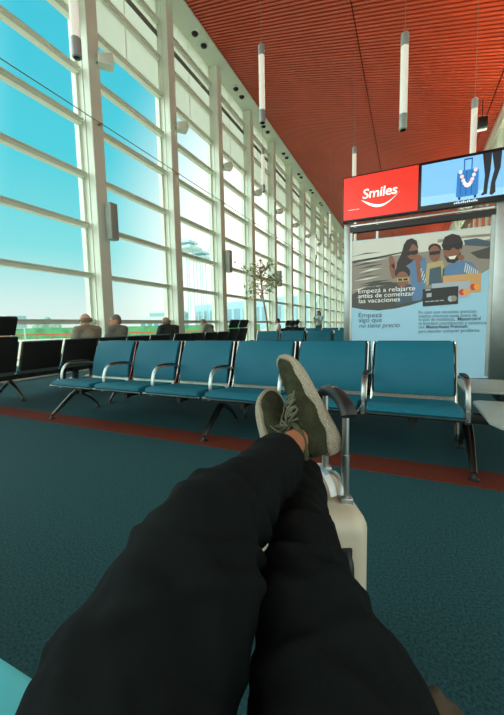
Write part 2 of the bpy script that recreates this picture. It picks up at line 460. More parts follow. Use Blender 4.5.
def box_lamp():
    root = thing('wall_floodlight', 'x', 'floodlight', group='white floodlights on the columns')
    mb = MB(); mb.tube([(-.02, 0, 0), (.03, .0, .02), (.09, .02, .05)], .02, 8); mb.build('bracket', M['alu'], root)
    mb = MB()
    mb.prism([(.0, -.1), (.30, -.17), (.36, -.08), (.36, .10), (.04, .09)], 'y', -.13, .13, bev=.012)
    h = mb.build('lamp_body', M['white'], root); h.location = (.05, -.02, .03); h.rotation_euler = (0, -.25, .9)
    return root
bl = box_lamp()
order = ['nearest', 'second', 'third', 'fourth', 'fifth', 'sixth', 'seventh', 'eighth']
for i in range(8):
    o = bl if i == 0 else dup(bl)
    o.location = (XW + .34, COL0 + BAY * i + .06, 7.08)
    o['label'] = 'white box floodlight on the %s white column from the left edge' % order[i]
def col_speaker():
    root = thing('column_speaker', 'x', 'loudspeaker', group='grey column loudspeakers')
    mb = MB(); mb.box((-.1, -.11, 0), (.1, .11, .85), bev=.02); mb.build('cabinet', M['speaker'], root)
    mb = MB(); mb.box((-.16, -.04, .38), (-.08, .04, .46)); mb.build('bracket', M['alu'], root)
    return root
cs = col_speaker()
for i, (k, lab) in enumerate(((0, 'grey column loudspeaker on the big white column above the two seated men'), (2, 'grey column loudspeaker on the third white column, left of the indoor tree'),
                              (4, 'grey column loudspeaker on the fifth white column, above the indoor tree crown'))):
    o = cs if i == 0 else dup(cs)
    o.location = (XW + .5, COL0 + BAY * k + .1, 3.1); o['label'] = lab
def spot():
    root = thing('soffit_spotlight', 'x', 'spotlight', group='eyeball spotlights in the white soffit')
    mb = MB(); mb.lathe([(.13, 0), (.14, -.012), (.12, -.03), (.085, -.035)], 18); mb.build('ring', M['white'], root)
    mb = MB(); mb.ell((.02, 0, -.03), (.08, .08, .06)); mb.build('eyeball', M['lens'], root)
    return root
sp = spot(); first = True
for k in range(0, 9):
    for j in (0, 1):
        o = sp if first else dup(sp); first = False
        yy = COL0 + BAY * (k + .5) + (-.22 if j == 0 else .32)
        o.location = (-6.62, yy, ZTOP); o.scale = (1.45, 1.45, 1.45)
        o['label'] = '%s eyeball spotlight of the %s pair in the white soffit counted from the left' % ('near' if j == 0 else 'far', (order + ['ninth'])[k])
# small dark projector under the ceiling near the right wall
q = at_d(482, 124, 9.5)
t = thing('ceiling_speaker', 'small black box speaker hung under the ceiling beside the right beam', 'speaker', q)
mb = MB(); mb.box((-.12, -.12, -.14), (.12, .12, .14), bev=.015); mb.build('cabinet', M['black'], t)
mb = MB(); mb.box((-.15, -.05, -.15), (-.12, .05, .15)); mb.box((-.15, -.05, -.17), (.12, .05, -.145)); mb.build('bracket', M['white'], t)
mb = MB(); mb.tube([(0, 0, .13), (0, 0, ceil_z(q.x) - q.z + .05)], .012, 6); mb.build('rod', M['black'], t)

# ------------------------------------------------------------------ benches
PITCH = .655
def seat_meshes():
    R = {}
    w = .292
    # cushion: side outline pulled across, rounded
    prof = [(-.335, .388), (-.352, .405), (-.350, .425), (-.325, .440), (-.24, .441), (-.1, .425), (.05, .408), (.15, .405), (.165, .39), (.15, .375), (.0, .372), (-.2, .38)]
    mb = MB(); mb.prism(prof, 'x', -w, w, bev=.016, seg=3); R['cushion'] = mb.build('seat_cushion', M['blue'])
    def backprof(top):
        b0 = V((.205, .425)); b1 = V((.345, top)); d = b1 - b0; nn = V((-d.y, d.x)).normalized()
        fr = [b0 + d * t + nn * (.03 + .014 * math.sin(PI * t)) for t in (0, .12, .3, .5, .7, .88, 1)]
        fr[0] -= nn * .016; fr[-1] -= nn * .014
        bk = [b0 + d * t + nn * .006 for t in (1, .5, 0)]
        sh = [b0 + d * t + nn * .004 for t in (0, .5, 1)] + [b0 + d * t - nn * (.046 - .02 * t) for t in (1.0, .5, 0.02)]
        return fr + bk, sh
    for nm, top in (('n', .835), ('t', .91)):
        f, s_ = backprof(top)
        mb = MB(); mb.prism(f, 'x', -w + .004, w - .004, bev=.014, seg=3); R['back' + nm] = mb.build('backrest', M['blue'])
        mb = MB(); mb.prism(s_, 'x', -w, w, bev=.006); R['shell' + nm] = mb.build('back_shell', M['shell'])
    # headrest of the tall seats
    mb = MB(); mb.prism([(.332, .925), (.42, 1.15), (.405, 1.18), (.375, 1.18), (.30, .94)], 'x', -w + .01, w - .01, bev=.014, seg=2); R['head'] = mb.build('headrest', M['shell'])
    # chrome side rails, front and top edge
    side = [(-.352, .388), (-.25, .378), (-.05, .366), (.10, .362), (.165, .37), (.195, .41), (.235, .50), (.297, .69), (.345, .835)]
    mb = MB()
    for sx in (-1, 1): mb.tube([(sx * (w + .012), y, z) for y, z in catmull([(0, *p) for p in side], 3) and side], .0095, 6)
    mb.tube([(-w - .012, -.352, .388), (w + .012, -.352, .388)], .008, 6)
    R['frame'] = mb.build('seat_frame', M['chrome'])
    mb = MB(); mb.prism([(.15, .37), (.185, .39), (.225, .47), (.235, .465), (.20, .38), (.155, .36)], 'x', -w, w); R['plate'] = mb.build('lumbar_plate', M['plate'])
    mb = MB(); mb.box((-.03, -.2, .30), (.03, .12, .37), bev=.006); mb.box((-.02, -.22, .29), (.02, -.19, .36)); R['bracket'] = mb.build('seat_bracket', M['beam'])
    # armrest
    pts = bez((0, -.19, .40), (0, -.20, .50), (0, -.17, .595), (0, -.08, .605), 8) + [V((0, .05, .60)), V((0, .17, .592)), V((0, .235, .575))]
    mb = MB(); mb.tube(pts, [.018] * 5 + [.020] * 4 + [.018] * 3, 8, flat=.62, up=(0, -1, 0))
    mb.box((-.014, -.22, .34), (.014, -.16, .41)); mb.tube([(0, -.19, .36), (0, -.02, .335)], .012, 6)
    R['arm'] = mb.build('armrest', M['alu'])
    mb = MB(); mb.tube([(0, -.10, .616), (0, -.02, .621), (0, .08, .617), (0, .18, .606)], [.016, .021, .021, .016], 8, flat=.5, up=(0, 0, 1)); R['pad'] = mb.build('arm_pad', M['black'])
    # leg
    mb = MB(); mb.tube([(0, .02, .33), (0, .02, .25)], [.034, .032], 10)
    mb.tube([(0, .03, .26), (0, -.06, .225), (0, -.2, .125), (0, -.31, .045)], [.034, .032, .025, .019], 10, flat=.85)
    mb.tube([(0, .01, .26), (0, .1, .215), (0, .2, .15), (0, .285, .06), (0, .30, .04)], [.032, .028, .023, .018, .016], 10, flat=.85)
    R['leg'] = mb.build('leg', M['legmetal'])
    mb = MB()
    for y in (0,):
        mb.lathe([(.0, 0), (.034, 0), (.034, .008), (.02, .018), (.012, .03), (.012, .05), (.0, .052)], 12, (0, y, 0))
    R['foot'] = mb.build('foot_glide', M['black'])
    # end table
    mb = MB(); mb.prism([(-.26, -.50), (.24, -.50), (.30, -.44), (.30, .15), (.26, .20), (-.26, .20), (-.30, .16), (-.30, -.40)], 'z', .388, .412, bev=.005); R['table'] = mb.build('end_table_top', M['table'])
    mb = MB(); mb.box((-.03, -.3, .30), (.03, .1, .388), bev=.005); R['tbracket'] = mb.build('table_bracket', M['beam'])
    return R
SM = seat_meshes()
LIB = dict((k, (o.name.split('.')[0], o.data)) for k, o in SM.items())
for o in SM.values(): bpy.data.objects.remove(o)
def inst(key, parent, x=0, mats=None):
    nm, me = LIB[key]; o = bpy.data.objects.new(nm, me); C.objects.link(o); o.parent = parent; o.location = (x, 0, 0)
    return o
def bench(label, loc, rz, kinds, group, table=False, legs=None):
    n = len(kinds); root = thing('bench_seating', label, 'bench', loc, rz, group)
    half = n * PITCH / 2
    x1 = half + (.72 if table else 0)
    mb = MB(); mb.box((-half - .03, -.02, .285), (x1 - .06, .06, .355), bev=.006); mb.build('beam', M['beam'], root)
    for i, k in enumerate(kinds):
        x = -half + PITCH * (i + .5)
        inst('cushion', root, x); b = inst('back' + k, root, x); sh = inst('shell' + k, root, x)
        if k == 't': inst('head', root, x)
        inst('frame', root, x); inst('plate', root, x); inst('bracket', root, x)
    for i in range(n + 1):
        a = inst('arm', root, -half + PITCH * i); inst('pad', a)
    lx = [-half - .03, 0, half + .03] if n > 3 else [-half * .6, half * .6]
    for x in legs or lx:
        l = inst('leg', root, x)
        for fy in (-.318, .30): inst('foot', l).location = (0, fy, 0)
    if table:
        inst('table', root, half + .38); inst('tbracket', root, half + .38)
    return root
M['cyan'] = mat('window_lit_vinyl', (96, 222, 234), .35, spec=.6, noise_s=3, noise_a=.04)  # blue seat vinyl made paler, window light painted into its colour
XB = -1.5975
G1 = 'rows of blue beam seating'
bench('front row of six blue seats on chrome legs facing the camera across the red stripe', (XB, 2.75, 0), 0, 'nnnnnn', G1, table=True)
# back to back bench: its table sits at the same end
b2 = bench('second row of blue seats turned away, back to back with the front row', (XB, 3.55, 0), PI, 'nnnnnn', G1)
tb = inst('table', b2, -PITCH * 3 - .38); inst('tbracket', b2, -PITCH * 3 - .38)
bench('row of blue seats facing us behind the front pair, left of the advertising display', (XB, 7.72, 0), 0, 'nnnnnn', G1)
bench('row of blue seats turned away, back to back with the middle row of blue seats', (XB, 8.52, 0), PI, 'nnnnnn', G1)
bench('farthest row of blue seats facing us, beyond the middle rows', (XB - .1, 12.6, 0), 0, 'nnnnnn', G1)
G2 = 'dark backed benches facing the window'
XA = -5.22
# local x runs towards -Y for benches that face the glass
bench('nearest dark backed bench facing the glass with two men side by side on it', (XA, 4.24, 0), -PI / 2, 'nnnnnt', G2, legs=[-PITCH * 3 - .03, -PITCH * .5, PITCH * 2])
bench('second dark backed bench facing the glass with two tall headrest seats at its far end', (XA, 6.35 + 3 * PITCH, 0), -PI / 2, 'ttnnnn', G2)
bench('farthest dark backed bench facing the glass, beyond the indoor tree', (XA, 13.5 + 3 * PITCH, 0), -PI / 2, 'nntttn', G2)
# the bench the photographer sits on
own = bench('bench under the photographer, its blue seat corner tinted pale cyan for window light, lower left', (-.655, -.045, 0), PI, 'nnnnn', G1)
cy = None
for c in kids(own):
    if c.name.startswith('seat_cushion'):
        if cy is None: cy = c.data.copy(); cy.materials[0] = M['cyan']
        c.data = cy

# ------------------------------------------------------------------ advertising display
YP = 6.6
def pm(name, rgb, **k): return mat(name, rgb, .35, noise_s=2, noise_a=.04, emit=rgb, es=.27, **k)   # the poster is a backlit lightbox
def display():
    root = thing('advertising_display', 'tall advertising stand with a red screen, a video screen and a beach poster', 'advertising display', (0.12, YP, 0))
    OX, OY = .12, YP
    loc = lambda p: (p.x - OX, p.y - OY, p.z)
    # uprights
    mb = MB(); mb.box((-1.22, -.06, 0), (-1.12, .06, 3.42), bev=.006); mb.build('post', M['alu'], root)
    mb = MB(); mb.box((1.08, -.10, 0), (1.36, .10, 3.42), bev=.006); mb.build('post', M['alu'], root)
    mb = MB(); mb.box((1.03, -.05, .1), (1.08, .05, 2.64)); mb.build('poster_frame', M['alu'], root)
    mb = MB(); mb.box((-1.12, -.04, .1), (-1.08, .04, 2.66)); mb.build('poster_frame', M['alu'], root)
    mb = MB(); mb.box((-1.12, -.05, 2.635), (1.10, .05, 2.725)); mb.build('lower_crossbar', M['tvblack'], root)
    mb = MB(); mb.box((-1.12, -.02, 2.75), (1.10, .02, 2.79)); mb.build('rail_light_strip', M['chrome'], root)
    # screens
    zb, zt = 2.805, 3.575
    def screen(x0, x1, nm, bez):
        mb = MB(); mb.box((x0, -.16, zb), (x1, -.06, zt), bev=.006); return mb.build(nm, M['tvblack'], root)
    s1 = screen(-1.235, .0, 'red_screen', 0); s2 = screen(0.004, 1.32, 'video_screen', 0)
    em = lambda n, c, e=.8: mat(n, c, .25, emit=c, es=e, noise_s=2, noise_a=.02)
    mb = MB(); yf = -.162
    mb.poly([(-1.215, yf, zb + .03), (-.018, yf, zb + .03), (-.018, yf, zt - .02), (-1.215, yf, zt - .02)])
    mb.build('red_picture', em('screen_red', (216, 48, 34), .75), s1, smooth=False)
    mb = MB()
    def place(x, y): return V((-.90 + x, yf - .004, zb + .355 + y))
    text_into(mb, 'Smiles', .225, place, shear=.12, bold=.003, spacing=.95, width=.56)
    # the smile sweep under the word
    up = [(-.92 + .64 * t, yf - .004, zb + .345 - .145 * math.sin(PI * (t ** 1.15)) + .03 * t) for t in [i / 14 for i in range(15)]]
    dn = [(-.92 + .64 * t, yf - .004, zb + .345 - .185 * math.sin(PI * (t ** 1.0)) + .03 * t) for t in [i / 14 for i in range(14, -1, -1)]]
    up = [(x, y, z - .005 + .03 * ((x + .92) / .64) ** 2) for x, y, z in up]; dn = [(x, y, z - .005 + .03 * ((x + .92) / .64) ** 2) for x, y, z in dn]
    for i in range(14):
        a, b = up[i], up[i + 1]; c_, d_ = dn[13 - i], dn[14 - i]
        try: mb.poly([a, b, c_, d_])
        except ValueError: pass
    mb.build('white_word', em('screen_white', (244, 240, 232), .8), s1, smooth=False); mb = MB()
    for i in range(9):
        mb.poly([(-1.13 + i * .021, yf - .004, zb + .19), (-1.13 + i * .021 + .013, yf - .004, zb + .19), (-1.13 + i * .021 + .013, yf - .004, zb + .2), (-1.13 + i * .021, yf - .004, zb + .2)])
    mb.build('fine_print', em('screen_white', (244, 240, 232), .8), s1, smooth=False)
    # video picture: a blue trolley case with a garland and a person's legs
    mats = [em('v_sky', (118, 178, 224)), em('v_floor', (140, 192, 230)), em('v_case', (38, 112, 178)), em('v_dark', (20, 24, 32)), em('v_flower', (232, 196, 190)), em('v_white', (200, 214, 220)), em('v_case2', (26, 86, 150))]
    mb = MB()
    X = lambda u: .03 + u * 1.25; Z = lambda v: zb + .085 + v * .64
    def pg(mi, pts, lay, fu=lambda u: u):
        mb.mi = mi; mb.poly([(X(fu(u)), yf - .0015 * lay, Z(v)) for u, v in pts])
    pg(0, [(0, 0), (1, 0), (1, 1), (0, 1)], 0); pg(1, [(0, 0), (1, 0), (1, .16), (0, .22)], 1)
    NAR = lambda u: .395 + (u - .40) * .84
    pg(2, [(.415, .08), (.665, .08), (.68, .12), (.68, .66), (.66, .70), (.43, .70), (.41, .66), (.40, .12)], 2, NAR)
    for a in (.45, .52, .59): pg(6, [(a, .12), (a + .012, .12), (a + .012, .67), (a, .67)], 3, NAR)
    pg(6, [(.49, .70), (.505, .70), (.505, .95), (.49, .95)], 2, NAR); pg(6, [(.585, .70), (.60, .70), (.60, .95), (.585, .95)], 2, NAR); pg(6, [(.49, .93), (.60, .93), (.60, .965), (.49, .965)], 3, NAR)
    for a in (.43, .63): pg(3, [(a, .02), (a + .03, .02), (a + .03, .08), (a, .08)], 2, NAR)
    for k in range(11):
        t = k / 10; u = .45 + .19 * t; v = .78 - .45 * math.sin(PI * (.08 + .84 * t))
        pg(4 if k % 3 else 5, [(u + .026 * math.cos(q), v + .048 * math.sin(q)) for q in [2 * PI * j / 8 for j in range(8)]], 4, NAR)
    pg(3, [(.79, 1), (.885, 1), (.875, .6), (.855, .3), (.85, .07), (.80, .04), (.785, .07), (.81, .12), (.82, .5)], 3, lambda u: u - .125)
    pg(3, [(.885, 1), (.985, 1), (.975, .62), (.93, .30), (.935, .08), (.90, .02), (.875, .05), (.885, .3), (.915, .6)], 3, lambda u: u - .125)
    mb.mi = 5                                # the caption is too small to read: short strokes
    for k in range(13):
        x0 = .50 + k * .025; h = .022 + .008 * (k % 3)
        mb.poly([(x0, yf - .006, zb + .04), (x0 + .016, yf - .006, zb + .04), (x0 + .016, yf - .006, zb + .04 + h), (x0, yf - .006, zb + .04 + h)])
    mb.build('video_picture', mats, s2, smooth=False)
    # ---- poster print
    def P(u, v):                              # point on the poster, from measured places on it
        return on_y(340 + u / 3.073, 220 + v / 3.073, YP - .03)
    mats = [pm('p_blue', (150, 196, 214)), pm('p_sand', (138, 130, 116)), pm('p_sea', (204, 206, 192)), pm('p_dark', (66, 66, 60)), pm('p_hair', (40, 30, 26)),
            pm('p_face', (132, 84, 62)), pm('p_dress', (84, 120, 156)), pm('p_glasses', (24, 22, 24)), pm('p_yellow', (176, 160, 104)), pm('p_card_dark', (32, 34, 30)),
            pm('p_card_silver', (160, 172, 178)), pm('p_card_gold', (196, 152, 96)), pm('p_logo_red', (196, 60, 40)), pm('p_logo_orange', (226, 150, 60)), pm('p_text_white', (240, 240, 232)), pm('p_text_dark', (58, 82, 96)), pm('p_teal', (60, 84, 96)), pm('p_teeth', (230, 224, 210))]
    mb = MB()
    def pg(mi, pts, lay):
        mb.mi = mi; q = [P(*p) for p in pts]; mb.poly([(a.x - OX, a.y - OY - .0009 * lay, a.z) for a in q])
    def el(mi, u, v, a, b, lay, rot=0, n=16):
        cr_, sr = math.cos(rot), math.sin(rot)
        pg(mi, [(u + a * math.cos(q) * cr_ - b * math.sin(q) * sr, v + a * math.cos(q) * sr + b * math.sin(q) * cr_) for q in [2 * PI * j / n for j in range(n)]], lay)
    pg(0, [(26, 66), (464, 20), (458, 486), (30, 486)], 0)
    edge = [(32, 268), (70, 275), (120, 278), (170, 272), (215, 262), (260, 248), (320, 225), (380, 195), (430, 168), (462, 148)]
    pg(1, [(27, 68), (463, 22)] + edge[::-1], 1)
    pg(2, [(27, 68), (463, 22), (462, 58), (300, 92), (27, 128)], 2)
    rnd = random.Random(3)
    for k in range(16):
        v0 = 108 + k * 9 + rnd.uniform(-3, 3); u0 = 30 + rnd.uniform(0, 30); u1 = u0 + rnd.uniform(50, 110); h = rnd.uniform(1.2, 3.5)
        vm = v0 - 10 + rnd.uniform(-3, 3)
        pg(3 if k % 3 else 2, [(u0, v0), ((u0 + u1) / 2, vm - h), (u1, v0 - 16), ((u0 + u1) / 2, vm + h)], 3)
    pg(3, [(32, 232), (90, 200), (150, 190), (240, 200), (258, 248), (215, 262), (170, 272), (120, 278), (70, 275), (32, 268)], 3)
    pg(16, [(380, 62), (420, 56), (461, 66), (461, 82), (420, 80), (385, 78)], 3)
    pg(3, [(462, 82), (461, 120), (425, 118), (400, 100), (430, 92)], 3); pg(3, [(27, 128), (120, 112), (200, 96), (200, 100), (120, 118), (27, 136)], 3)
    pg(2, [(27, 84), (180, 74), (300, 58), (462, 34), (462, 38), (300, 64), (180, 80), (27, 90)], 3); pg(1, [(300, 60), (380, 48), (462, 42), (462, 50), (380, 56), (300, 70)], 3)
    # woman on the left
    pg(4, [(205, 62), (220, 56), (236, 64), (240, 84), (236, 110), (220, 130), (205, 140), (188, 152), (172, 158), (176, 130), (190, 100), (196, 76)], 5)
    pg(6, [(205, 135), (236, 118), (262, 112), (268, 150), (262, 205), (250, 246), (222, 250), (218, 190)], 4)
    el(5, 222, 98, 17, 24, 6, .1); pg(7, [(206, 98), (240, 92), (240, 102), (228, 108), (218, 106), (208, 110)], 7)
    el(5, 240, 118, 14, 11, 7); el(5, 160, 130, 9, 22, 5, -.2)
    pg(5, [(232, 122), (246, 120), (250, 190), (238, 192)], 6)
    # child with goggles in front
    el(4, 192, 162, 24, 22, 7); el(5, 192, 182, 20, 24, 8); pg(8, [(174, 178), (212, 176), (212, 188), (174, 190)], 9); pg(7, [(179, 180), (191, 180), (191, 187), (179, 187)], 10); pg(7, [(195, 180), (208, 179), (208, 186), (195, 186)], 10)
    pg(16, [(176, 206), (210, 204), (224, 250), (170, 262)], 7)
    # little one in the middle
    el(4, 291, 88, 20, 16, 5); el(5, 291, 104, 18, 25, 6); pg(7, [(274, 98), (309, 94), (308, 103), (294, 107), (276, 108)], 7)
    pg(8, [(268, 134), (316, 124), (322, 150), (318, 190), (264, 200), (264, 160)], 5); pg(16, [(276, 150), (310, 142), (314, 195), (272, 200)], 6)
    # man on the right
    pg(6, [(316, 150), (335, 135), (372, 124), (405, 130), (425, 160), (425, 195), (312, 205)], 5)
    pg(4, [(312, 78), (322, 52), (345, 42), (368, 48), (378, 70), (374, 92), (362, 74), (322, 82)], 8)
    el(5, 343, 92, 27, 38, 6, -.05); pg(4, [(318, 108), (330, 118), (345, 112), (362, 112), (372, 96), (368, 120), (350, 133), (330, 130)], 7); pg(17, [(332, 113), (358, 109), (352, 120), (338, 121)], 8)
    pg(7, [(312, 78), (374, 70), (374, 84), (362, 92), (348, 84), (336, 94), (318, 92)], 9)
    el(5, 372, 116, 10, 9, 9)
    for k in range(7): pg(2, [(386 + k * 6, 132 + k * 4), (389 + k * 6, 132 + k * 4), (384 + k * 6, 160 + k * 3), (381 + k * 6, 160 + k * 3)], 6)
    for k in range(5): pg(2, [(244 + k * 5, 140 + k * 9), (247 + k * 5, 139 + k * 9), (244 + k * 4, 158 + k * 9), (241 + k * 4, 158 + k * 9)], 5)
    pg(4, [(214, 60), (228, 62), (214, 90), (204, 120), (190, 146), (182, 148), (196, 116), (204, 84)], 8); pg(5, [(150, 140), (166, 134), (172, 176), (160, 182)], 5)
    # cards
    def card(mi, u0, v0, u1, v1, lay, logo):
        pg(mi, [(u0, v0 + 10), (u1, v0 - 0), (u1 - 2, v1 - 8), (u0, v1)], lay)
        lu, lv = u1 - 20, v1 - 24
        if logo: el(12, lu - 5, lv, 10, 10, lay + 1); el(13, lu + 7, lv - 1, 10, 10, lay + 2)
        else: el(10, lu - 4, lv, 9, 9, lay + 1); el(1, lu + 6, lv - 1, 9, 9, lay + 2)
    card(11, 316, 162, 434, 230, 9, True); card(10, 282, 186, 400, 246, 12, True); card(9, 254, 203, 364, 266, 15, False)
    pg(10, [(266, 226), (281, 224), (281, 236), (266, 238)], 17)
    for i in range(4): pg(10, [(262 + i * 15, 250 - i * 1.2), (274 + i * 15, 249 - i * 1.2), (274 + i * 15, 252 - i * 1.2), (262 + i * 15, 253 - i * 1.2)], 17)
    pg(10, [(262, 214), (278, 212), (278, 216), (262, 218)], 17)
    mb.build('poster_print', mats, root, smooth=False)
    mb = MB(); mb.box((-1.08, -.02, .14), (1.04, .015, 2.485)); mb.build('poster_board', M['white'], root, smooth=False)
    # writing: baselines measured on the poster
    def write(mi, txt, u0, v0, u1, v1, h, bold=0, shear=0):
        a, b = P(u0, v0), P(u1, v1); w = (b - a).length; d = (b - a).normalized(); upv = V((0, 0, 1))
        mb.mi = 0
        text_into(mb, txt, h, lambda x, y: V((a.x - OX, a.y - OY - .022, a.z)) + d * x + upv * y, shear=shear, bold=bold, width=w)
    mb = MB()
    for t, u0, v0, u1, v1 in (('Empezá a relajarte', 55, 226, 229, 216), ('antes de comenzar', 56, 241, 227, 232), ('las vacaciones', 57, 256, 183, 250)):
        mb = MB(); write(0, t, u0, v0, u1, v1, .115, 0); mb.build('white_lettering', mats[14], root, smooth=False)
    for t, u0, v0, u1, v1, sh in (('Empezá', 56, 299, 127, 298, 0), ('algo que', 57, 314, 128, 313, 0), ('no tiene precio', 58, 331, 182, 329, .25)):
        mb = MB(); write(0, t, u0, v0, u1, v1, .115, 0, sh); mb.build('dark_heading', mats[15], root, smooth=False)
    for t, u0, v0, u1, v1, bo in (('En caso que necesites atención', 241, 288, 417, 285, .0005), ('médica mientras estás fuera de', 241, 300, 419, 297, .0005), ('tu país de residencia, ', 241, 310, 352, 309, .0005), ('Mastercard', 360, 309, 430, 307, .004),
                        ('te brindará coordinación y asistencia', 241, 322, 450, 320, .0005), ('con', 241, 333, 258, 333, .0005), ('MasterAssist Premium', 264, 333, 390, 331, .004), ('para atender cualquier problema.', 241, 346, 429, 343, .0005)):
        mb = MB(); write(0, t, u0, v0, u1, v1, .078, 0 if bo < .001 else .0016); mb.build('dark_paragraph', mats[15], root, smooth=False)
display()

# ------------------------------------------------------------------ seated and standing people
def body_mesh(mb, J, face=True):
    # J: joints; one continuous figure
    mb.cap(J['hip'], .11, J['waist'], .10); mb.cap(J['waist'], .10, J['chest'], .125)
    mb.ell(J['chest'], (.165, .105, .14)); mb.ell(J['hip'], (.165, .12, .11))
    mb.cap(J['chest'] + V((0, 0, .08)), .07, J['neck'], .055)
    mb.cap(J['neck'], .055, J['head'], .055)
    h = J['head']; R = J['hr']
    mb.ell(h + R @ V((0, .01, .025)), (.076, .094, .098)); mb.ell(h + R @ V((0, -.03, -.045)), (.056, .066, .066))
    mb.ell(h + R @ V((0, -.098, -.012)), (.014, .02, .02)); mb.ell(h + R @ V((0, -.09, .012)), (.010, .014, .03))
    mb.ell(h + R @ V((0, -.088, -.05)), (.024, .014, .010))
    for s in (-1, 1): mb.ell(h + R @ V((s * .078, .015, -.005)), (.012, .024, .034))
    for s, k in ((-1, 'L'), (1, 'R')):
        mb.cap(J['sh' + k], .052, J['el' + k], .042); mb.cap(J['el' + k], .042, J['wr' + k], .029)
        d = (J['wr' + k] - J['el' + k]).normalized(); side = d.cross(V((0, 0, 1))).normalized(); nz = side.cross(d)
        w = J['wr' + k]
        mb.ell(w + d * .055, .04 if False else (.036, .036, .030))
        mb.cap(w, .027, w + d * .075, .03)
        for f_, (o, l) in enumerate(((-.028, .060), (-.010, .070), (.009, .066), (.027, .05))):
            a = w + d * .085 + side * o; b = a + d * l * .55 - nz * .008; c_ = b + d * l * .3 - nz * .025
            mb.cap(a, .010, b, .009, 8); mb.cap(b, .009, c_, .008, 8)
        a = w + d * .03 + side * (-.03 * s); mb.cap(a, .012, a + d * .045 - side * .028 * s - nz * .01, .009, 8)
        mb.cap(J['hj' + k], .075, J['kn' + k], .052); mb.cap(J['kn' + k], .05, J['an' + k], .036)
        mb.cap(J['an' + k], .036, J['an' + k] + V((0, -.12, -.03)), .03)
def joints(seated=True, lean=0.0, turn=0.0, nod=0.0, arms='lap', tall=1.0):
    J = {}
    if seated:
        J['hip'] = V((0, .06, .53)); J['waist'] = V((0, .10 - lean * .3, .70)); J['chest'] = V((0, .12 - lean, .90)); J['neck'] = V((0, .105 - lean * 1.25, 1.05)); J['head'] = V((0, .085 - lean * 1.5, 1.135 - lean * .25))
        for s, k in ((-1, 'L'), (1, 'R')):
            J['hj' + k] = V((s * .09, .05, .52)); J['kn' + k] = V((s * .12, -.38, .50)); J['an' + k] = V((s * .12, -.40, .09))
    else:
        J['hip'] = V((0, 0, .90)); J['waist'] = V((0, 0, 1.05)); J['chest'] = V((0, .01, 1.26)); J['neck'] = V((0, .0, 1.43)); J['head'] = V((0, -.03, 1.54))
        for s, k in ((-1, 'L'), (1, 'R')):
            J['hj' + k] = V((s * .085, 0, .88)); J['kn' + k] = V((s * .09, -.02 - s * .04, .48)); J['an' + k] = V((s * .09, .02 + s * .05, .08))
    c = J['chest']
    for s, k in ((-1, 'L'), (1, 'R')):
        J['sh' + k] = c + V((s * .19, .01, .08)); J['el' + k] = c + V((s * .24, -.06, -.19))
        if arms == 'lap': J['wr' + k] = c + V((s * .10, -.27, -.26))
        elif arms == 'phone': J['wr' + k] = c + V((s * .05, -.26, -.03)); J['el' + k] = c + V((s * .22, -.10, -.17))
    J['hr'] = Matrix.Rotation(turn, 3, 'Z') @ Matrix.Rotation(nod, 3, 'X')
    return J
def person(label, loc, rz, J, shirt, trous, hair, skin, hairstyle='short', group=None, sleeve=.6, standing=False):
    mb = MB(); body_mesh(mb, J)
    o = blob('person', mb, .012, 3, M[skin]); o.location = loc; o.rotation_euler = (0, 0, rz)
    tag(o, label, 'person', group)
    mb = MB()
    mb.cap(J['hip'] + V((0, 0, .03)), .125, J['waist'], .118); mb.cap(J['waist'], .118, J['chest'], .14); mb.ell(J['chest'], (.183, .122, .155)); mb.ell(J['hip'] + V((0, 0, .05)), (.178, .132, .09))
    mb.cap(J['chest'] + V((0, 0, .08)), .09, J['neck'] - V((0, 0, .02)), .066)
    for k in 'LR':
        mb.cap(J['sh' + k], .07, J['sh' + k].lerp(J['el' + k], sleeve), .062)
        mb.cap(J['chest'] + V((0, 0, .07)), .10, J['sh' + k], .07)
    blob('shirt', mb, .016, 3, M[shirt], o, lambda c, n: c + n * (.006 * noise.noise(V((c.x * 9, c.y * 9, c.z * 18)))))
    mb = MB(); mb.ell(J['hip'], (.176, .13, .115))
    for k in 'LR':
        mb.cap(J['hj' + k], .092, J['kn' + k], .068); mb.cap(J['kn' + k], .068, J['an' + k] + V((0, 0, .03)), .058)
    blob('trousers', mb, .016, 3, M[trous], o, lambda c, n: c + n * (.006 * noise.noise(V((c.x * 9, c.y * 14, c.z * 14)))))
    for k in 'LR':
        a = J['an' + k]; mb = MB()
        mb.cap(a + V((0, .03, -.035)), .048, a + V((0, -.10, -.045)), .04); mb.ell(a + V((0, -.16, -.05)), (.045, .06, .036)); mb.box((a.x - .045, a.y - .21, a.z - .09), (a.x + .045, a.y + .08, a.z - .06), bev=.01)
        mb.build('shoe', M['shoeblack'], o)
    h = J['head']; R = J['hr']; mb = MB()
    if hairstyle == 'ring':                   # bald crown, hair round the back and sides
        for q in range(9):
            t = PI * (.02 + .96 * q / 8); mb.ell(h + R @ V((.074 * math.cos(t), .02 + .080 * math.sin(t), .005)), (.02, .026, .04))
    else:
        mb.ell(h + R @ V((0, .022, .045)), (.085, .096, .09)); mb.ell(h + R @ V((0, .06, .0)), (.076, .055, .075))
        if hairstyle == 'long':
            mb.cap(h + R @ V((0, .07, .0)), .075, h + V((0, .10, -.22)), .07); mb.cap(h + R @ V((.06, .03, -.02)), .04, h + V((.10, .02, -.22)), .035); mb.cap(h + R @ V((-.06, .03, -.02)), .04, h + V((-.10, .02, -.22)), .035)
    blob('hair', mb, .011, 2, M[hair], o, lambda c, n: c + n * (.004 * noise.noise(c * 60)))
    for s in (-1, 1):
        mb = MB(); mb.ell(h + R @ V((s * .032, -.084, .01)), (.014, .008, .008)); mb.build('eye', M['lens'], o)
    return o
WIN = -PI / 2
SX = XA
def wp(y): return (SX, y, 0)
WIDE = lambda o, k: setattr(o, 'scale', (k, k, 1)) or o
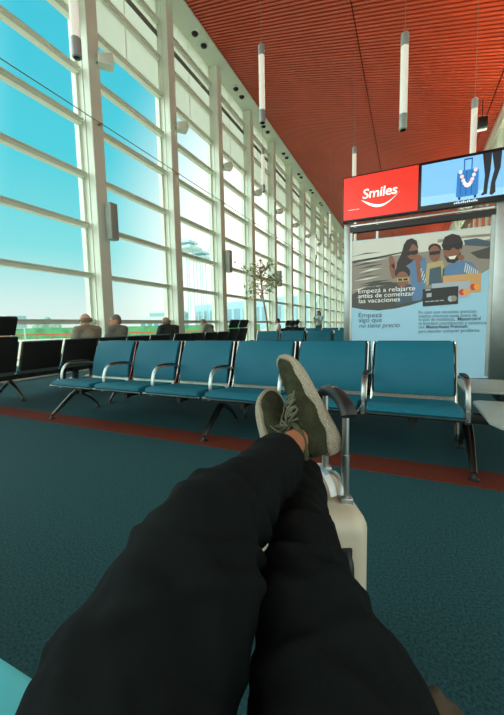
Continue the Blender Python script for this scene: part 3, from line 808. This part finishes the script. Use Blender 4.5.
m1 = person('balding man in a grey-brown polo shirt with glasses, seated with his back turned', wp(4.20), WIN, joints(lean=-.0, nod=.12), 'khakishirt', 'jeans', 'greyhair', 'skin2', 'ring')
WIDE(m1, 1.08)
mb = MB(); h = joints()['head']; pts = [h + V((.088 * math.cos(t), .01 - .105 * math.sin(t), .012)) for t in [(-.1 + 1.2 * i / 12) * PI for i in range(13)]]
mb.tube(pts, .006, 6); mb.build('glasses', M['black'], m1)
WIDE(person('man in a grey shirt, head turned left, seated right of the balding man', wp(4.88), WIN + .15, joints(lean=.02, turn=.75), 'greyshirt', 'jeans', 'greyhair', 'skin2'), 1.08)
WIDE(person('bald man in a black shirt leaning forward, seated alone facing the glass', wp(6.56), WIN - .25, joints(lean=.10, nod=.1), 'blackshirt', 'shoeblack' if False else 'jeans', 'greyhair', 'skin', 'ring'), 1.15)
person('hunched person in grey bent low in front of the two tall headrest seats', wp(8.58), WIN, joints(lean=.26, nod=.5), 'greyshirt', 'jeans', 'greyhair', 'skin2')
person('dark haired person in a white shirt seated behind the indoor tree trunk, back to us', wp(13.83), WIN + .4, joints(), 'whiteshirt', 'jeans', 'darkhair', 'skin')
person('dark haired person with lowered head, seated in white farther down the hall', wp(17.1), WIN + .6, joints(lean=.06, nod=.35), 'whiteshirt', 'jeans', 'darkhair', 'skin')
q = at_d(319, 340, 17.5); 
wo = person('standing woman with long brown hair in a pale top looking at a phone', (q.x, q.y, 0), -.5, joints(False, nod=.35, arms='phone'), 'tealshirt', 'jeans', 'brownhair', 'skin2', 'long', sleeve=.8)
mb = MB(); mb.box((-.035, -.008, -.07), (.035, .008, .07), bev=.006)
ph = mb.build('mobile_phone', M['black']); tag(ph, 'dark mobile phone held by the standing woman', 'phone')
J = joints(False, arms='phone'); pp = (J['wrL'] + J['wrR']) / 2 + V((0, -.10, .06))
ph.location = wo.matrix_basis @ pp if False else Matrix.Translation((q.x, q.y, 0)) @ Matrix.Rotation(-.5, 4, 'Z') @ pp
ph.rotation_euler = (-.6, 0, -.5)

# ------------------------------------------------------------------ the photographer's legs
RXW = cdir(1, 0, 0)
def px(x, y, d): return at_d(x, y, d)
hipL = V((-.09, -.03, .545)); hipR = V((.10, -.02, .545)); pel = V((.0, -.10, .55)); wst = V((.02, -.17, .72))
thL = px(130, 715, .36); knL = px(206, 532, .475); mdL = px(252, 487, .66); anL = px(297, 440, .90)
thR = px(337, 715, .385); knR = px(305, 568, .50); mdR = px(304, 508, .72); anR = px(304, 470, .905)
cuL = mdL.lerp(anL, .56); cuR = mdR.lerp(anR, .90)
mb = MB()
mb.ell(pel, (.16, .12, .11)); mb.cap(pel, .11, wst, .10)
for a, b, c_, d, e in ((hipL, thL, knL, mdL, anL), (hipR, thR, knR, mdR, anR)):
    mb.cap(a, .085, b, .078); mb.cap(b, .075, b.lerp(c_, .5), .055); mb.cap(b.lerp(c_, .5), .055, c_, .04); mb.cap(c_, .04, d, .036); mb.cap(d, .036, e, .035)
me_ = blob('person', mb, .009, 4, M['skin'])
tag(me_, 'person seen only as two outstretched legs in black trousers, ankles crossed on the suitcase', 'person')
tdL = (knL - thL).normalized(); sdL = (mdL - knL).normalized(); tdR = (knR - thR).normalized(); sdR = (mdR - knR).normalized()
FOLDS = [(px(170, 622, .41), (tdL + .5 * cdir(-1, .2, 0)).normalized(), .012, .014, .17), (px(190, 560, .46), (tdL + .3 * cdir(-1, 0, 0)).normalized(), .010, .011, .13),
         (px(212, 520, .51), sdL, .009, .010, .11), (px(232, 500, .59), (sdL + .4 * cdir(0, 1, 0)).normalized(), .007, .009, .10), (px(262, 472, .73), sdL, .005, .008, .09),
         (px(304, 600, .46), (tdR + .3 * cdir(1, 0, 0)).normalized(), .006, .011, .12), (px(302, 565, .50), tdR, .006, .010, .11), (px(301, 538, .57), (sdR + .3 * cdir(1, 0, 0)).normalized(), .005, .009, .10), (px(304, 512, .68), sdR, .004, .009, .10), (px(315, 655, .42), tdR, .007, .014, .14)]
def wr(c, n):
    k1 = math.exp(-((c - knL).length / .15) ** 2); k2 = math.exp(-((c - knR).length / .14) ** 2)
    k3 = math.exp(-((c - cuL).length / .09) ** 2); k4 = math.exp(-((c - anR).length / .12) ** 2)
    amp = .004 + .014 * max(k1, k2) + .005 * max(k3, k4)
    fold = 0
    for q_, nn_, aw, wd, rad in FOLDS:
        e_ = c - q_; dn = e_.dot(nn_) + .035 * noise.noise(c * 8 + V((q_.z * 40, 0, 0)))
        fold += aw * math.exp(-(dn / wd) ** 2) * math.exp(-(e_.length / rad) ** 4)
    c = c + n * fold
    u = c.y + .35 * c.x
    f = noise.noise(V((c.x * 7 + 3, u * 24, c.z * 9)))
    g = noise.noise(V((c.x * 5, u * 9 + 7, c.z * 5)))
    ridge = 1 - abs(f) * 2.2
    return c + n * (amp * ridge * .8 + .007 * g)
mb = MB()
mb.ell(pel, (.18, .14, .125)); mb.cap(pel, .125, pel.lerp(wst, .5), .12)
for s, (a, b, c_, d, e) in enumerate(((hipL, thL, knL, mdL, cuL), (hipR, thR, knR, mdR, cuR))):
    mb.cap(a, .106, b, .108 if s == 0 else .100); mb.cap(b, .108 if s == 0 else .100, b.lerp(c_, .55), .094 if s == 0 else .074); mb.cap(b.lerp(c_, .55), .094 if s == 0 else .072, c_, .067 if s == 0 else .051)
    mb.cap(c_, .065 if s == 0 else .051, d, .062 if s == 0 else .047); mb.cap(d, .062 if s == 0 else .049, d.lerp(e, .92), .056 if s == 0 else .047)
    # open hem
    ax = (e - d).normalized(); mb.tube([d.lerp(e, .8), d.lerp(e, .9), e], [.056 if s == 0 else .05] * 3, 24)
tr = blob('trousers', mb, .0065, 5, M['trouser'], me_, wr)
mb = MB()
for a, b, rr in ((mdL, cuL, .0585),):
    ax = (b - a).normalized(); s1 = ax.cross(V((0, 0, 1))).normalized(); s2 = s1.cross(ax)
    pts = [b - ax * .004 + (s1 * math.cos(q) + s2 * math.sin(q)) * rr * .97 for q in [2 * PI * j / 28 for j in range(28)]]
    mb.tube(pts, .0035, 6, closed=True)
mb.build('hem', M['trouser'], tr)

def sole_material():
    m = bpy.data.materials.new('cream_foam_sole'); m.use_nodes = True
    n = m.node_tree.nodes; l = m.node_tree.links; b = n['Principled BSDF']
    b.inputs['Roughness'].default_value = .7; b.inputs['Specular IOR Level'].default_value = .3
    tc = n.new('ShaderNodeTexCoord'); w = n.new('ShaderNodeTexWave'); w.wave_type = 'BANDS'; w.bands_direction = 'DIAGONAL'; w.wave_profile = 'TRI'
    w.inputs['Scale'].default_value = 60; w.inputs['Distortion'].default_value = 5; w.inputs['Detail'].default_value = 1; w.inputs['Detail Scale'].default_value = 3
    l.new(tc.outputs['Object'], w.inputs['Vector'])
    r = n.new('ShaderNodeValToRGB'); r.color_ramp.elements[0].color = (*lin((128, 116, 96)), 1); r.color_ramp.elements[1].color = (*lin((172, 162, 140)), 1); r.color_ramp.elements[1].position = .55
    l.new(w.outputs['Fac'], r.inputs['Fac']); l.new(r.outputs[0], b.inputs['Base Color'])
    bp = n.new('ShaderNodeBump'); bp.inputs['Strength'].default_value = .7; bp.inputs['Distance'].default_value = .003
    l.new(w.outputs['Fac'], bp.inputs['Height']); l.new(bp.outputs['Normal'], b.inputs['Normal'])
    return m
M['foam'] = sole_material()
def shoe(ankle, t, u, parent, ank=(.062, 0, .095)):
    t = t.normalized(); u = (u - t * u.dot(t)).normalized(); lat = u.cross(t)
    R = Matrix((t, lat, u)).transposed(); org = ankle - R @ (V(ank) * 1.06)
    G = lambda p: org + R @ (V(p) * 1.06)
    st = [(.004, .012, .070), (.010, .022, .084), (.024, .031, .098), (.05, .0355, .099), (.085, .0365, .094), (.112, .038, .084), (.145, .042, .070), (.18, .0455, .058), (.215, .046, .0505), (.245, .042, .045), (.266, .034, .041), (.280, .023, .037), (.287, .010, .033)]
    zs = lambda x: .030 + .016 * math.exp(-((x - .01) / .045) ** 2) + .007 * math.exp(-((x - .175) / .03) ** 2) + .004 * max(0, (x - .2) / .09) ** 2
    rings = []
    for x, w, h in st:
        z0 = zs(x) - .006; ring = []
        for j in range(46):
            q = 2 * PI * j / 20; cy, sz = math.cos(q), math.sin(q)
            y = w * (abs(cy) ** .75) * (1 if cy > 0 else -1)
            z = z0 + (h - z0) * (max(sz, 0) ** .8) if sz > 0 else z0 + sz * .006
            y *= 1 - .22 * max(sz, 0) * (1 if x < .13 else .6)
            ring.append(G((x, y, z)))
        rings.append(ring)
    mb = MB(); mb.loft(rings); o = mb.build('shoe', M['khaki'], parent); sub = o.modifiers.new('s', 'SUBSURF'); sub.levels = 2; sub.render_levels = 2
    # foam sole
    rings = []
    for k in range(25):
        x = -.008 + .302 * k / 24; xi = min(max(x, .004), .287)
        w = 0
        for (a, wa, _), (b, wb, _) in zip(st, st[1:]):
            if a <= xi <= b: w = wa + (wb - wa) * (xi - a) / (b - a)
        w = max(w + .006, .016); toe = .013 * max(0, (x - .2) / .09) ** 2
        if k in (0, 24): w *= .55
        zt = zs(x); wv = .0035 * math.sin(x * 95)
        sec = [(w * .88, toe), (w * 1.06, toe + .007), (w * 1.08 + .001, toe + .5 * zt), (w * .99, zt + wv), (w * .80, zt + wv - .002), (-w * .80, zt + wv - .002), (-w * .99, zt + wv), (-w * 1.08 - .001, toe + .5 * zt), (-w * 1.06, toe + .007), (-w * .88, toe)]
        rings.append([V(G((x, y, z))) for y, z in sec])
    mb = MB(); mb.loft(rings); so = mb.build('sole', M['foam'], o); sub = so.modifiers.new('s', 'SUBSURF'); sub.levels = 1; sub.render_levels = 1
    # padded collar
    mb = MB()
    pts = [G((.055 + .047 * math.cos(q), .034 * math.sin(q), .099 + (.012 if math.cos(q) < 0 else -.006) * abs(math.cos(q)))) for q in [2 * PI * j / 24 for j in range(24)]]
    mb.tube(pts, .0085, 8, closed=True); mb.build('collar', M['khaki'], o)
    mb = MB(); mb.loft([[G(p) for p in ((.10, -.022, .100), (.10, .022, .100), (.094, .024, .116), (.094, -.024, .116))], [G(p) for p in ((.086, -.024, .124), (.086, .024, .124), (.082, .022, .134), (.082, -.022, .134))]]); mb.build('tongue', M['khaki'], o)
    mb = MB()
    hz = lambda x: .0965 - (x - .085) * .36 if x < .112 else .087 - (x - .112) * .43
    xs = [.106, .122, .138, .154, .170]
    for i, x in enumerate(xs):
        z = hz(x) + .004
        mb.tube([G((x, -.027, z - .012)), G((x + .002, -.014, z - .001)), G((x + .003, 0, z + .002)), G((x + .002, .014, z - .001)), G((x, .027, z - .012))], .0028, 6)
        if i < 4:
            z2 = hz(xs[i + 1]) + .004
            mb.tube([G((x, -.026, z - .011)), G(((x + xs[i + 1]) / 2, 0, (z + z2) / 2 + .004)), G((xs[i + 1], .026, z2 - .011))], .0028, 6)
            mb.tube([G((x, .026, z - .011)), G(((x + xs[i + 1]) / 2, 0, (z + z2) / 2 + .006)), G((xs[i + 1], -.026, z2 - .011))], .0028, 6)
    z = hz(.106) + .008
    for s in (-1, 1):
        lp = catmull([G((.106, 0, z + .004)), G((.118, s * .022, z + .012)), G((.132, s * .045, z - .004)), G((.124, s * .050, z - .016)), G((.112, s * .028, z + .004)), G((.106, 0, z + .005))], 5)
        mb.tube(lp, .0025, 6)
        mb.tube(catmull([G((.106, 0, z + .004)), G((.128, s * .018, z + .006)), G((.150, s * .036, z - .018)), G((.172, s * .046, z - .036))], 5), .0025, 6)
    mb.ell(G((.106, 0, z + .004)), .006); mb.build('laces', M['lace'], o)
    return o, G
s1, g1 = shoe(anL + .004 * RXW, cdir(-.43, -.82, .38), cdir(-.95, .16, -.30), me_)
s2, g2 = shoe(px(300, 463, .925), cdir(-.17, -.90, .40), cdir(.50, -.10, -.86), me_)

# ------------------------------------------------------------------ suitcase
def suitcase():
    e = V((.886, .463, 0)); ang = math.atan2(e.y, e.x)
    root = thing('cabin_suitcase', 'ivory hard shell cabin suitcase with its pull handle raised, under the crossed feet', 'suitcase', (-.262, .925, 0), ang)
    tx, wy, zb, zt = .118, .185, .05, .535
    def shell(sx, nm):
        mb = MB(); mb.box((.004 if sx > 0 else -tx, -wy, zb), (tx + .008 if sx > 0 else -.004, wy, zt), bev=.0)
        es = [e_ for e_ in mb.bm.edges if all(abs(v.co.x) > .05 for v in e_.verts) or (abs(e_.verts[0].co.x - e_.verts[1].co.x) > .05)]
        bmesh.ops.bevel(mb.bm, geom=es, offset=.048, segments=6, affect='EDGES', profile=.5)
        return mb.build(nm, M['case'], root)
    shell(1, 'rear_shell'); shell(-1, 'front_shell')
    mb = MB(); mb.box((-.006, -wy + .006, zb + .006), (.006, wy - .006, zt - .006), bev=.004); mb.build('zip_band', M['black'], root)
    g = MB()
    for k in range(5):
        y = -.12 + .06 * k; g.box((-tx - .004, y - .008, zb + .06), (-tx + .004, y + .008, zt - .06), bev=.003)
    g.build('front_rib', M['case'], root)
    # side grip on the narrow face
    mb = MB(); pts = [V((.058, -wy + .004, .33)), V((.058, -wy - .022, .345)), V((.058, -wy - .026, .39)), V((.058, -wy - .022, .435)), V((.058, -wy + .004, .45))]
    mb.tube(catmull(pts, 5), .0125, 10, up=(1, 0, 0)); mb.box((.042, -wy - .006, .318), (.074, -wy + .006, .35), bev=.004); mb.box((.042, -wy - .006, .43), (.074, -wy + .006, .462), bev=.004)
    mb.build('side_grip', M['black'], root)
    # top carrying grip
    mb = MB(); mb.box((-.012, -.10, zt - .002), (.036, -.065, zt + .016), bev=.004); mb.box((-.012, .065, zt - .002), (.036, .10, zt + .016), bev=.004)
    mb.tube([(.012, -.09, zt + .012), (.012, -.05, zt + .028), (.012, .05, zt + .028), (.012, .09, zt + .012)], .011, 8); mb.build('carry_grip', M['black'], root)
    mb = MB(); mb.box((-.006, -.118, zt - .01), (.032, -.098, zt + .02), bev=.003); mb.build('grip_hinge', M['chrome'], root)
    hh = .785
    for y in (-.098, .098):
        mb = MB(); mb.tube([(.085, y, zt - .02), (.085, y, .66)], .0115, 12); mb.tube([(.085, y, .66), (.085, y, hh - .01)], .0095, 12); mb.box((.068, y - .018, zt - .01), (.102, y + .018, zt + .012), bev=.004)
        mb.build('handle_post', M['alu'], root)
    mb = MB(); mb.tube(catmull([(.085, -.122, hh - .018), (.085, -.105, hh + .002), (.085, -.05, hh + .016), (.085, .0, hh + .019), (.085, .05, hh + .016), (.085, .105, hh + .002), (.085, .12, hh - .016)], 4), .021, 12, flat=.8, up=(0, 0, 1))
    pg = mb.build('pull_grip', M['black'], root)
    mb = MB(); mb.ell((.085, .0, hh + .032), (.009, .017, .005)); mb.build('release_button', M['alu'], pg)
    for y in (-.14, .14):
        for x in (-.075, .075):
            mb = MB(); mb.lathe([(.0, -.011), (.018, -.011), (.023, -.006), (.023, .006), (.018, .011), (.0, .011)], 16)
            for v in mb.bm.verts: v.co = V((v.co.z + x, v.co.x + y, v.co.y + .0235))
            mb.box((x - .018, y - .014, .030), (x + .018, y + .014, .056), bev=.004)
            mb.build('wheel', M['black'], root)
    A = root
    R = Matrix.Translation((-.262, .925, 0)) @ Matrix.Rotation(ang, 4, 'Z')
    t = thing('luggage_tag', 'pale blue and white paper luggage tag looped on top of the ivory suitcase', 'luggage tag', R @ V((.03, -.06, zt + .02)), ang)
    mb = MB(); rib = []
    pts = catmull([V((-.03, .06, .01)), V((-.02, .03, .045)), V((.0, -.01, .052)), V((.015, -.035, .03)), V((.022, -.05, -.002))], 6)
    mb.tube(pts, .013, 8, flat=.18, up=(0, 0, 1)); mb.build('paper_loop', M['tagwhite'], t)
    mb = MB(); mb.tube([pts[9], pts[11], pts[13], pts[15]], .0145, 8, flat=.22, up=(0, 0, 1)); mb.build('blue_band', M['tagblue'], t)
    mb = MB(); mb.tube(catmull([V((.025, .07, .0)), V((.04, .02, .03)), V((.045, -.03, .028)), V((.04, -.05, .0))], 6), .006, 8); mb.build('strap', M['tagwhite'], t)
suitcase()

# crumpled brown cloth on the seat at the right thigh
mb = MB(); c0 = on_z(445, 744, .45); rows = []
for i in range(15):
    row = []
    for j in range(11):
        u, v = i / 14 - .5, j / 10 - .5
        z = .018 + .022 * noise.noise(V((u * 4.2, v * 4.2, 5))) + .03 * math.exp(-((u + .1) / .12) ** 2) * (v + .5) - .012 * (u * u + v * v)
        row.append(mb.bm.verts.new(c0 + V((u * .10 + .012 * noise.noise(V((v * 5, 3, u * 3))), v * .12 - .03 + .02 * noise.noise(V((u * 6, 1, 0))), z))))
    rows.append(row)
for i in range(14):
    for j in range(10): mb.bm.faces.new((rows[i][j], rows[i + 1][j], rows[i + 1][j + 1], rows[i][j + 1]))
bc = mb.build('folded_cloth', M['brown']); so = bc.modifiers.new('t', 'SOLIDIFY'); so.thickness = .006; so.offset = 1; sb = bc.modifiers.new('s', 'SUBSURF'); sb.levels = 1; sb.render_levels = 1
tag(bc, 'crumpled brown cloth corner beside the right thigh at the bottom edge', 'cloth')

# ------------------------------------------------------------------ indoor tree
def tree():
    base = at_d(268, 345, 12.5); bx_, by_ = base.x, base.y
    t = thing('potted_tree', 'slender indoor tree with sparse olive leaves standing by the glass wall', 'tree', (bx_, by_, 0))
    mb = MB(); mb.lathe([(.0, 0), (.2, 0), (.25, .42), (.27, .45), (.24, .45), (.22, .40), (0, .40)], 20); mb.build('pot', M['pot'], t)
    top = V((-.22, 0, 2.4))
    mb = MB(); mb.tube(catmull([V((0, 0, .38)), V((-.02, .02, 1.0)), V((-.12, 0, 1.7)), top, V((-.28, 0, 3.0))], 5), [.045 - .0013 * i for i in range(21)], 8)
    rnd = random.Random(5); tips = []
    for k in range(26):
        a = rnd.uniform(0, 2 * PI); z = rnd.uniform(2.0, 2.9); p0 = V((-.22, 0, z)); r = rnd.uniform(.35, .85)
        p1 = p0 + V((math.cos(a) * r, math.sin(a) * r, rnd.uniform(.0, .5))); mid = p0.lerp(p1, .5) + V((0, 0, .08))
        mb.tube([p0, mid, p1], [.014, .009, .004], 5); tips += [(mid, p1)]
    mb.build('trunk', M['bark'], t)
    mb = MB()
    for a, b in tips:
        for j in range(20):
            c = a.lerp(b, rnd.uniform(.1, 1.15)) + V((rnd.gauss(0, .09), rnd.gauss(0, .09), rnd.gauss(-.02, .10)))
            d = V((rnd.gauss(0, 1), rnd.gauss(0, 1), rnd.gauss(-.4, .6))).normalized(); s = d.cross(V((rnd.gauss(0, 1), rnd.gauss(0, 1), 1))).normalized()
            L = rnd.uniform(.09, .14); w = L * .3
            mb.poly([c, c + d * L * .5 + s * w, c + d * L, c + d * L * .5 - s * w])
    tag(mb.build('foliage', M['leaf'], t, smooth=False), kind='stuff')
tree()

# ------------------------------------------------------------------ outdoors
mb = MB(); mb.box((-400, -150, -.3), (XW - .25, 400, -.12)); tag(mb.build('ground', M['apron'], smooth=False), 'pale concrete apron outside the glass', 'ground', kind='structure')
def outp(x, y, d): return at_d(x, y, d)
def wallbox(mb, a, b, z0, z1, th):
    a, b = V((a.x, a.y, 0)), V((b.x, b.y, 0)); d = (b - a).normalized(); n = V((-d.y, d.x, 0)) * th
    pts = [a, b, b + n, a + n]
    A = [mb.bm.verts.new(p + V((0, 0, z0))) for p in pts]; B = [mb.bm.verts.new(p + V((0, 0, z1))) for p in pts]
    fs = [mb.bm.faces.new(A[::-1]), mb.bm.faces.new(B)] + [mb.bm.faces.new((A[i], A[(i + 1) % 4], B[(i + 1) % 4], B[i])) for i in range(4)]
    mb._set(fs)
h0, h1 = outp(-60, 330, 38), outp(260, 330, 46)
mb = MB(); wallbox(mb, h0, h1, -.12, 1.15, 3.0)
hd = mb.build('hedge', M['hedge'], smooth=False); tag(hd, 'clipped green hedge strip across the apron beyond the glass', 'hedge', kind='stuff')
r0, r1 = outp(-60, 330, 36), outp(260, 330, 44)
t = thing('safety_barrier', 'low red barrier running in front of the green hedge outside', 'barrier', (r0.x, r0.y, -.12)); dd = (r1 - r0); dd.z = 0
mb = MB(); mb.bm; a = V((0, 0, 0)); wallbox(mb, a, dd, .44, .60, .15); mb.build('red_board', M['redrail'], t, smooth=False)
n = 24; du = dd.normalized()
for k in range(n):
    mb = MB(); c = dd * (k / (n - 1)); mb.box((c.x - .035, c.y - .035, 0), (c.x + .035, c.y + .035, .62)); mb.build('post', M['redrail'], t, smooth=False)
def building(label, a, b, z1, th, wins, mat_='farblue', roof=None):
    a2 = V((a.x, a.y, 0)); t = thing('terminal_building', label, 'building', (a.x, a.y, -.12)); d = V((b.x - a.x, b.y - a.y, 0))
    mb = MB(); wallbox(mb, V((0, 0, 0)), d, 0, z1, th); mb.build('wall', M[mat_], t, smooth=False)
    mb = MB(); wallbox(mb, d * -.02, d * 1.02, z1, z1 + .5, th + .6); mb.build('roof', M['farwhite'], t, smooth=False)
    u = d.normalized(); nn = V((-u.y, u.x, 0)); o = V((0, 0, 0))
    for k in range(wins):
        mb = MB(); p0 = d * ((k + .15) / wins) - nn * .06; p1 = d * ((k + .85) / wins) - nn * .06; wallbox(mb, p0, p1, z1 * .30, z1 * .75, .1); mb.build('window', M['farglass'], t, smooth=False)
    return t
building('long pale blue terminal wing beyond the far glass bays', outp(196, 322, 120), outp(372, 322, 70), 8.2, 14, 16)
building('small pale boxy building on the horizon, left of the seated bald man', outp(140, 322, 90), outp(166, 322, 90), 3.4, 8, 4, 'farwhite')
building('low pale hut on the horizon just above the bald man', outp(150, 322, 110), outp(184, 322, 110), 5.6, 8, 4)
def mast(label, x, d, h, w):
    p = outp(x, 322, d); t = thing('floodlight_mast', label, 'mast', (p.x, p.y, -.12), group=None)
    mb = MB()
    for sx in (-1, 1):
        for sy in (-1, 1): mb.tube([(sx * w, sy * w, 0), (sx * w, sy * w, h)], .11, 6)
    for k in range(10):
        z0, z1 = h * k / 10, h * (k + 1) / 10
        mb.tube([(-w, -w, z0), (w, -w, z1)], .03, 4); mb.tube([(w, -w, z0), (w, w, z1)], .03, 4)
    mb.build('tower', M['mast'], t)
    mb = MB(); mb.box((-w - 1.4, -w - 1.4, h), (w + 1.4, w + 1.4, h + .5)); mb.box((-w - .8, -w - .8, h + 1.2), (w + .8, w + .8, h + 1.6)); 
    for k in range(6): mb.tube([(-w - 1.2 + k * .5 * (w + 1.2) / 1.25, 0, h), (-w - 1.2 + k * .5 * (w + 1.2) / 1.25, 0, h + 2.4)], .1, 5)
    mb.build('platform', M['mast'], t)
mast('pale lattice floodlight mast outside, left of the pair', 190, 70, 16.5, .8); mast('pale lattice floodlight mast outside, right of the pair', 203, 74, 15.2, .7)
q = outp(17, 322, 36); t = thing('direction_sign', 'pale information board on two legs outside at the far left', 'sign', (q.x, q.y, -.12), 1.1)
mb = MB(); mb.box((-.85, -.05, 1.3), (.85, .05, 2.6)); mb.build('board', M['farblue'], t, smooth=False)
for x in (-.6, .6): mb = MB(); mb.box((x - .06, -.04, 0), (x + .06, .04, 1.3)); mb.build('leg', M['mast'], t, smooth=False)
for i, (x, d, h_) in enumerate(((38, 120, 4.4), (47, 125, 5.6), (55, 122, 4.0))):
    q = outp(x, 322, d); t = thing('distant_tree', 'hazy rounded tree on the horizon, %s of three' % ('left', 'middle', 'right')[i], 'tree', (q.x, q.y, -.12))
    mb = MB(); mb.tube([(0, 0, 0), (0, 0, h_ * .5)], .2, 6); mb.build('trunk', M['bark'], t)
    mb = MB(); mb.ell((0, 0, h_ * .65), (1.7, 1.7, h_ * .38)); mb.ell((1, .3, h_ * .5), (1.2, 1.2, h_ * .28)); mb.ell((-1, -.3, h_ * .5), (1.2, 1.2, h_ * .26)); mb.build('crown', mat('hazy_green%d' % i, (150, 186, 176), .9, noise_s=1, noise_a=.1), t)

# ------------------------------------------------------------------ sky and lights
W = bpy.data.worlds.new('sky'); S.world = W; W.use_nodes = True
n = W.node_tree.nodes; l = W.node_tree.links; bg = n['Background']
tc = n.new('ShaderNodeTexCoord'); sx = n.new('ShaderNodeSeparateXYZ'); l.new(tc.outputs['Generated'], sx.inputs[0])
rp = n.new('ShaderNodeValToRGB'); el = rp.color_ramp.elements
SKY = [(0, (232, 246, 240)), (.07, (214, 244, 239)), (.2, (136, 229, 232)), (.4, (86, 213, 228)), (.6, (72, 203, 225)), (.78, (150, 215, 225)), (1, (215, 228, 226))]
el[0].position = 0; el[0].color = (*lin(SKY[0][1]), 1); el[1].position = 1; el[1].color = (*lin(SKY[-1][1]), 1)
for p, c in SKY[1:-1]:
    e = el.new(p); e.color = (*lin(c), 1)
l.new(sx.outputs['Z'], rp.inputs['Fac'])
# warm bright haze low in the direction of the sun, down the hall beyond the glass
hz = ray(330, 262).normalized()
dt = n.new('ShaderNodeVectorMath'); dt.operation = 'DOT_PRODUCT'; dt.inputs[1].default_value = hz; l.new(tc.outputs['Generated'], dt.inputs[0])
mr = n.new('ShaderNodeMapRange'); mr.inputs['From Min'].default_value = .80; mr.inputs['From Max'].default_value = .99; mr.interpolation_type = 'SMOOTHSTEP'; l.new(dt.outputs['Value'], mr.inputs['Value'])
mx = n.new('ShaderNodeMix'); mx.data_type = 'RGBA'; l.new(mr.outputs[0], mx.inputs['Factor']); l.new(rp.outputs[0], mx.inputs[6]); mx.inputs[7].default_value = (1.5, 1.45, 1.3, 1)
# brighter neutral overcast over the landside half
mr2 = n.new('ShaderNodeMapRange'); mr2.inputs['From Min'].default_value = .1; mr2.inputs['From Max'].default_value = .6; mr2.interpolation_type = 'SMOOTHSTEP'
dt2 = n.new('ShaderNodeVectorMath'); dt2.operation = 'DOT_PRODUCT'; dt2.inputs[1].default_value = V((.6, -.8, 0)); l.new(tc.outputs['Generated'], dt2.inputs[0]); l.new(dt2.outputs['Value'], mr2.inputs['Value'])
mx2 = n.new('ShaderNodeMix'); mx2.data_type = 'RGBA'; l.new(mr2.outputs[0], mx2.inputs['Factor']); l.new(mx.outputs[2], mx2.inputs[6]); mx2.inputs[7].default_value = (1.5, 1.65, 1.55, 1)
# unseen bright sky lobe added behind the viewer's left to light seats and columns
mr3 = n.new('ShaderNodeMapRange'); mr3.inputs['From Min'].default_value = .5; mr3.inputs['From Max'].default_value = .92; mr3.interpolation_type = 'SMOOTHSTEP'
dt3 = n.new('ShaderNodeVectorMath'); dt3.operation = 'DOT_PRODUCT'; dt3.inputs[1].default_value = V((-.80, -.50, .33)).normalized(); l.new(tc.outputs['Generated'], dt3.inputs[0]); l.new(dt3.outputs['Value'], mr3.inputs['Value'])
mx3 = n.new('ShaderNodeMix'); mx3.data_type = 'RGBA'; l.new(mr3.outputs[0], mx3.inputs['Factor']); l.new(mx2.outputs[2], mx3.inputs[6]); mx3.inputs[7].default_value = (3.1, 3.9, 3.7, 1)
l.new(mx3.outputs[2], bg.inputs['Color']); bg.inputs['Strength'].default_value = 1.0

def fill_lamp(y, ln):  # unseen lamp added along the ledge to brighten columns and ceiling
    t = thing('added_fill_lamp', 'long fill lamp added on the ledge of the right wall', 'lamp', (XR - .16, y, 5.2), group='added fill lamps on the right ledge')
    mb = MB(); mb.box((-.10, -ln / 2, -.06), (.16, ln / 2, -.02)); mb.box((-.10, -ln / 2, -.06), (-.08, ln / 2, .06)); mb.build('trough', M['white'], t, smooth=False)
    ld = bpy.data.lights.new('fill_light', 'AREA'); ld.shape = 'RECTANGLE'; ld.size = ln; ld.size_y = .12; ld.energy = 25 * ln; ld.color = (1, .97, .88)
    o = bpy.data.objects.new('fill_light', ld); C.objects.link(o); o.parent = t
    d = V((-1, 0, .22)).normalized(); o.rotation_euler = (-d).to_track_quat('Z', 'Y').to_euler(); o.location = (-.04, 0, .02)
    q = (-d).to_track_quat('Z', 'Y'); xax = q @ V((1, 0, 0))
    if abs(xax.y) < .5: ld.size, ld.size_y = .12, ln
for y in (9, 19, 29, 39): fill_lamp(y, 8)
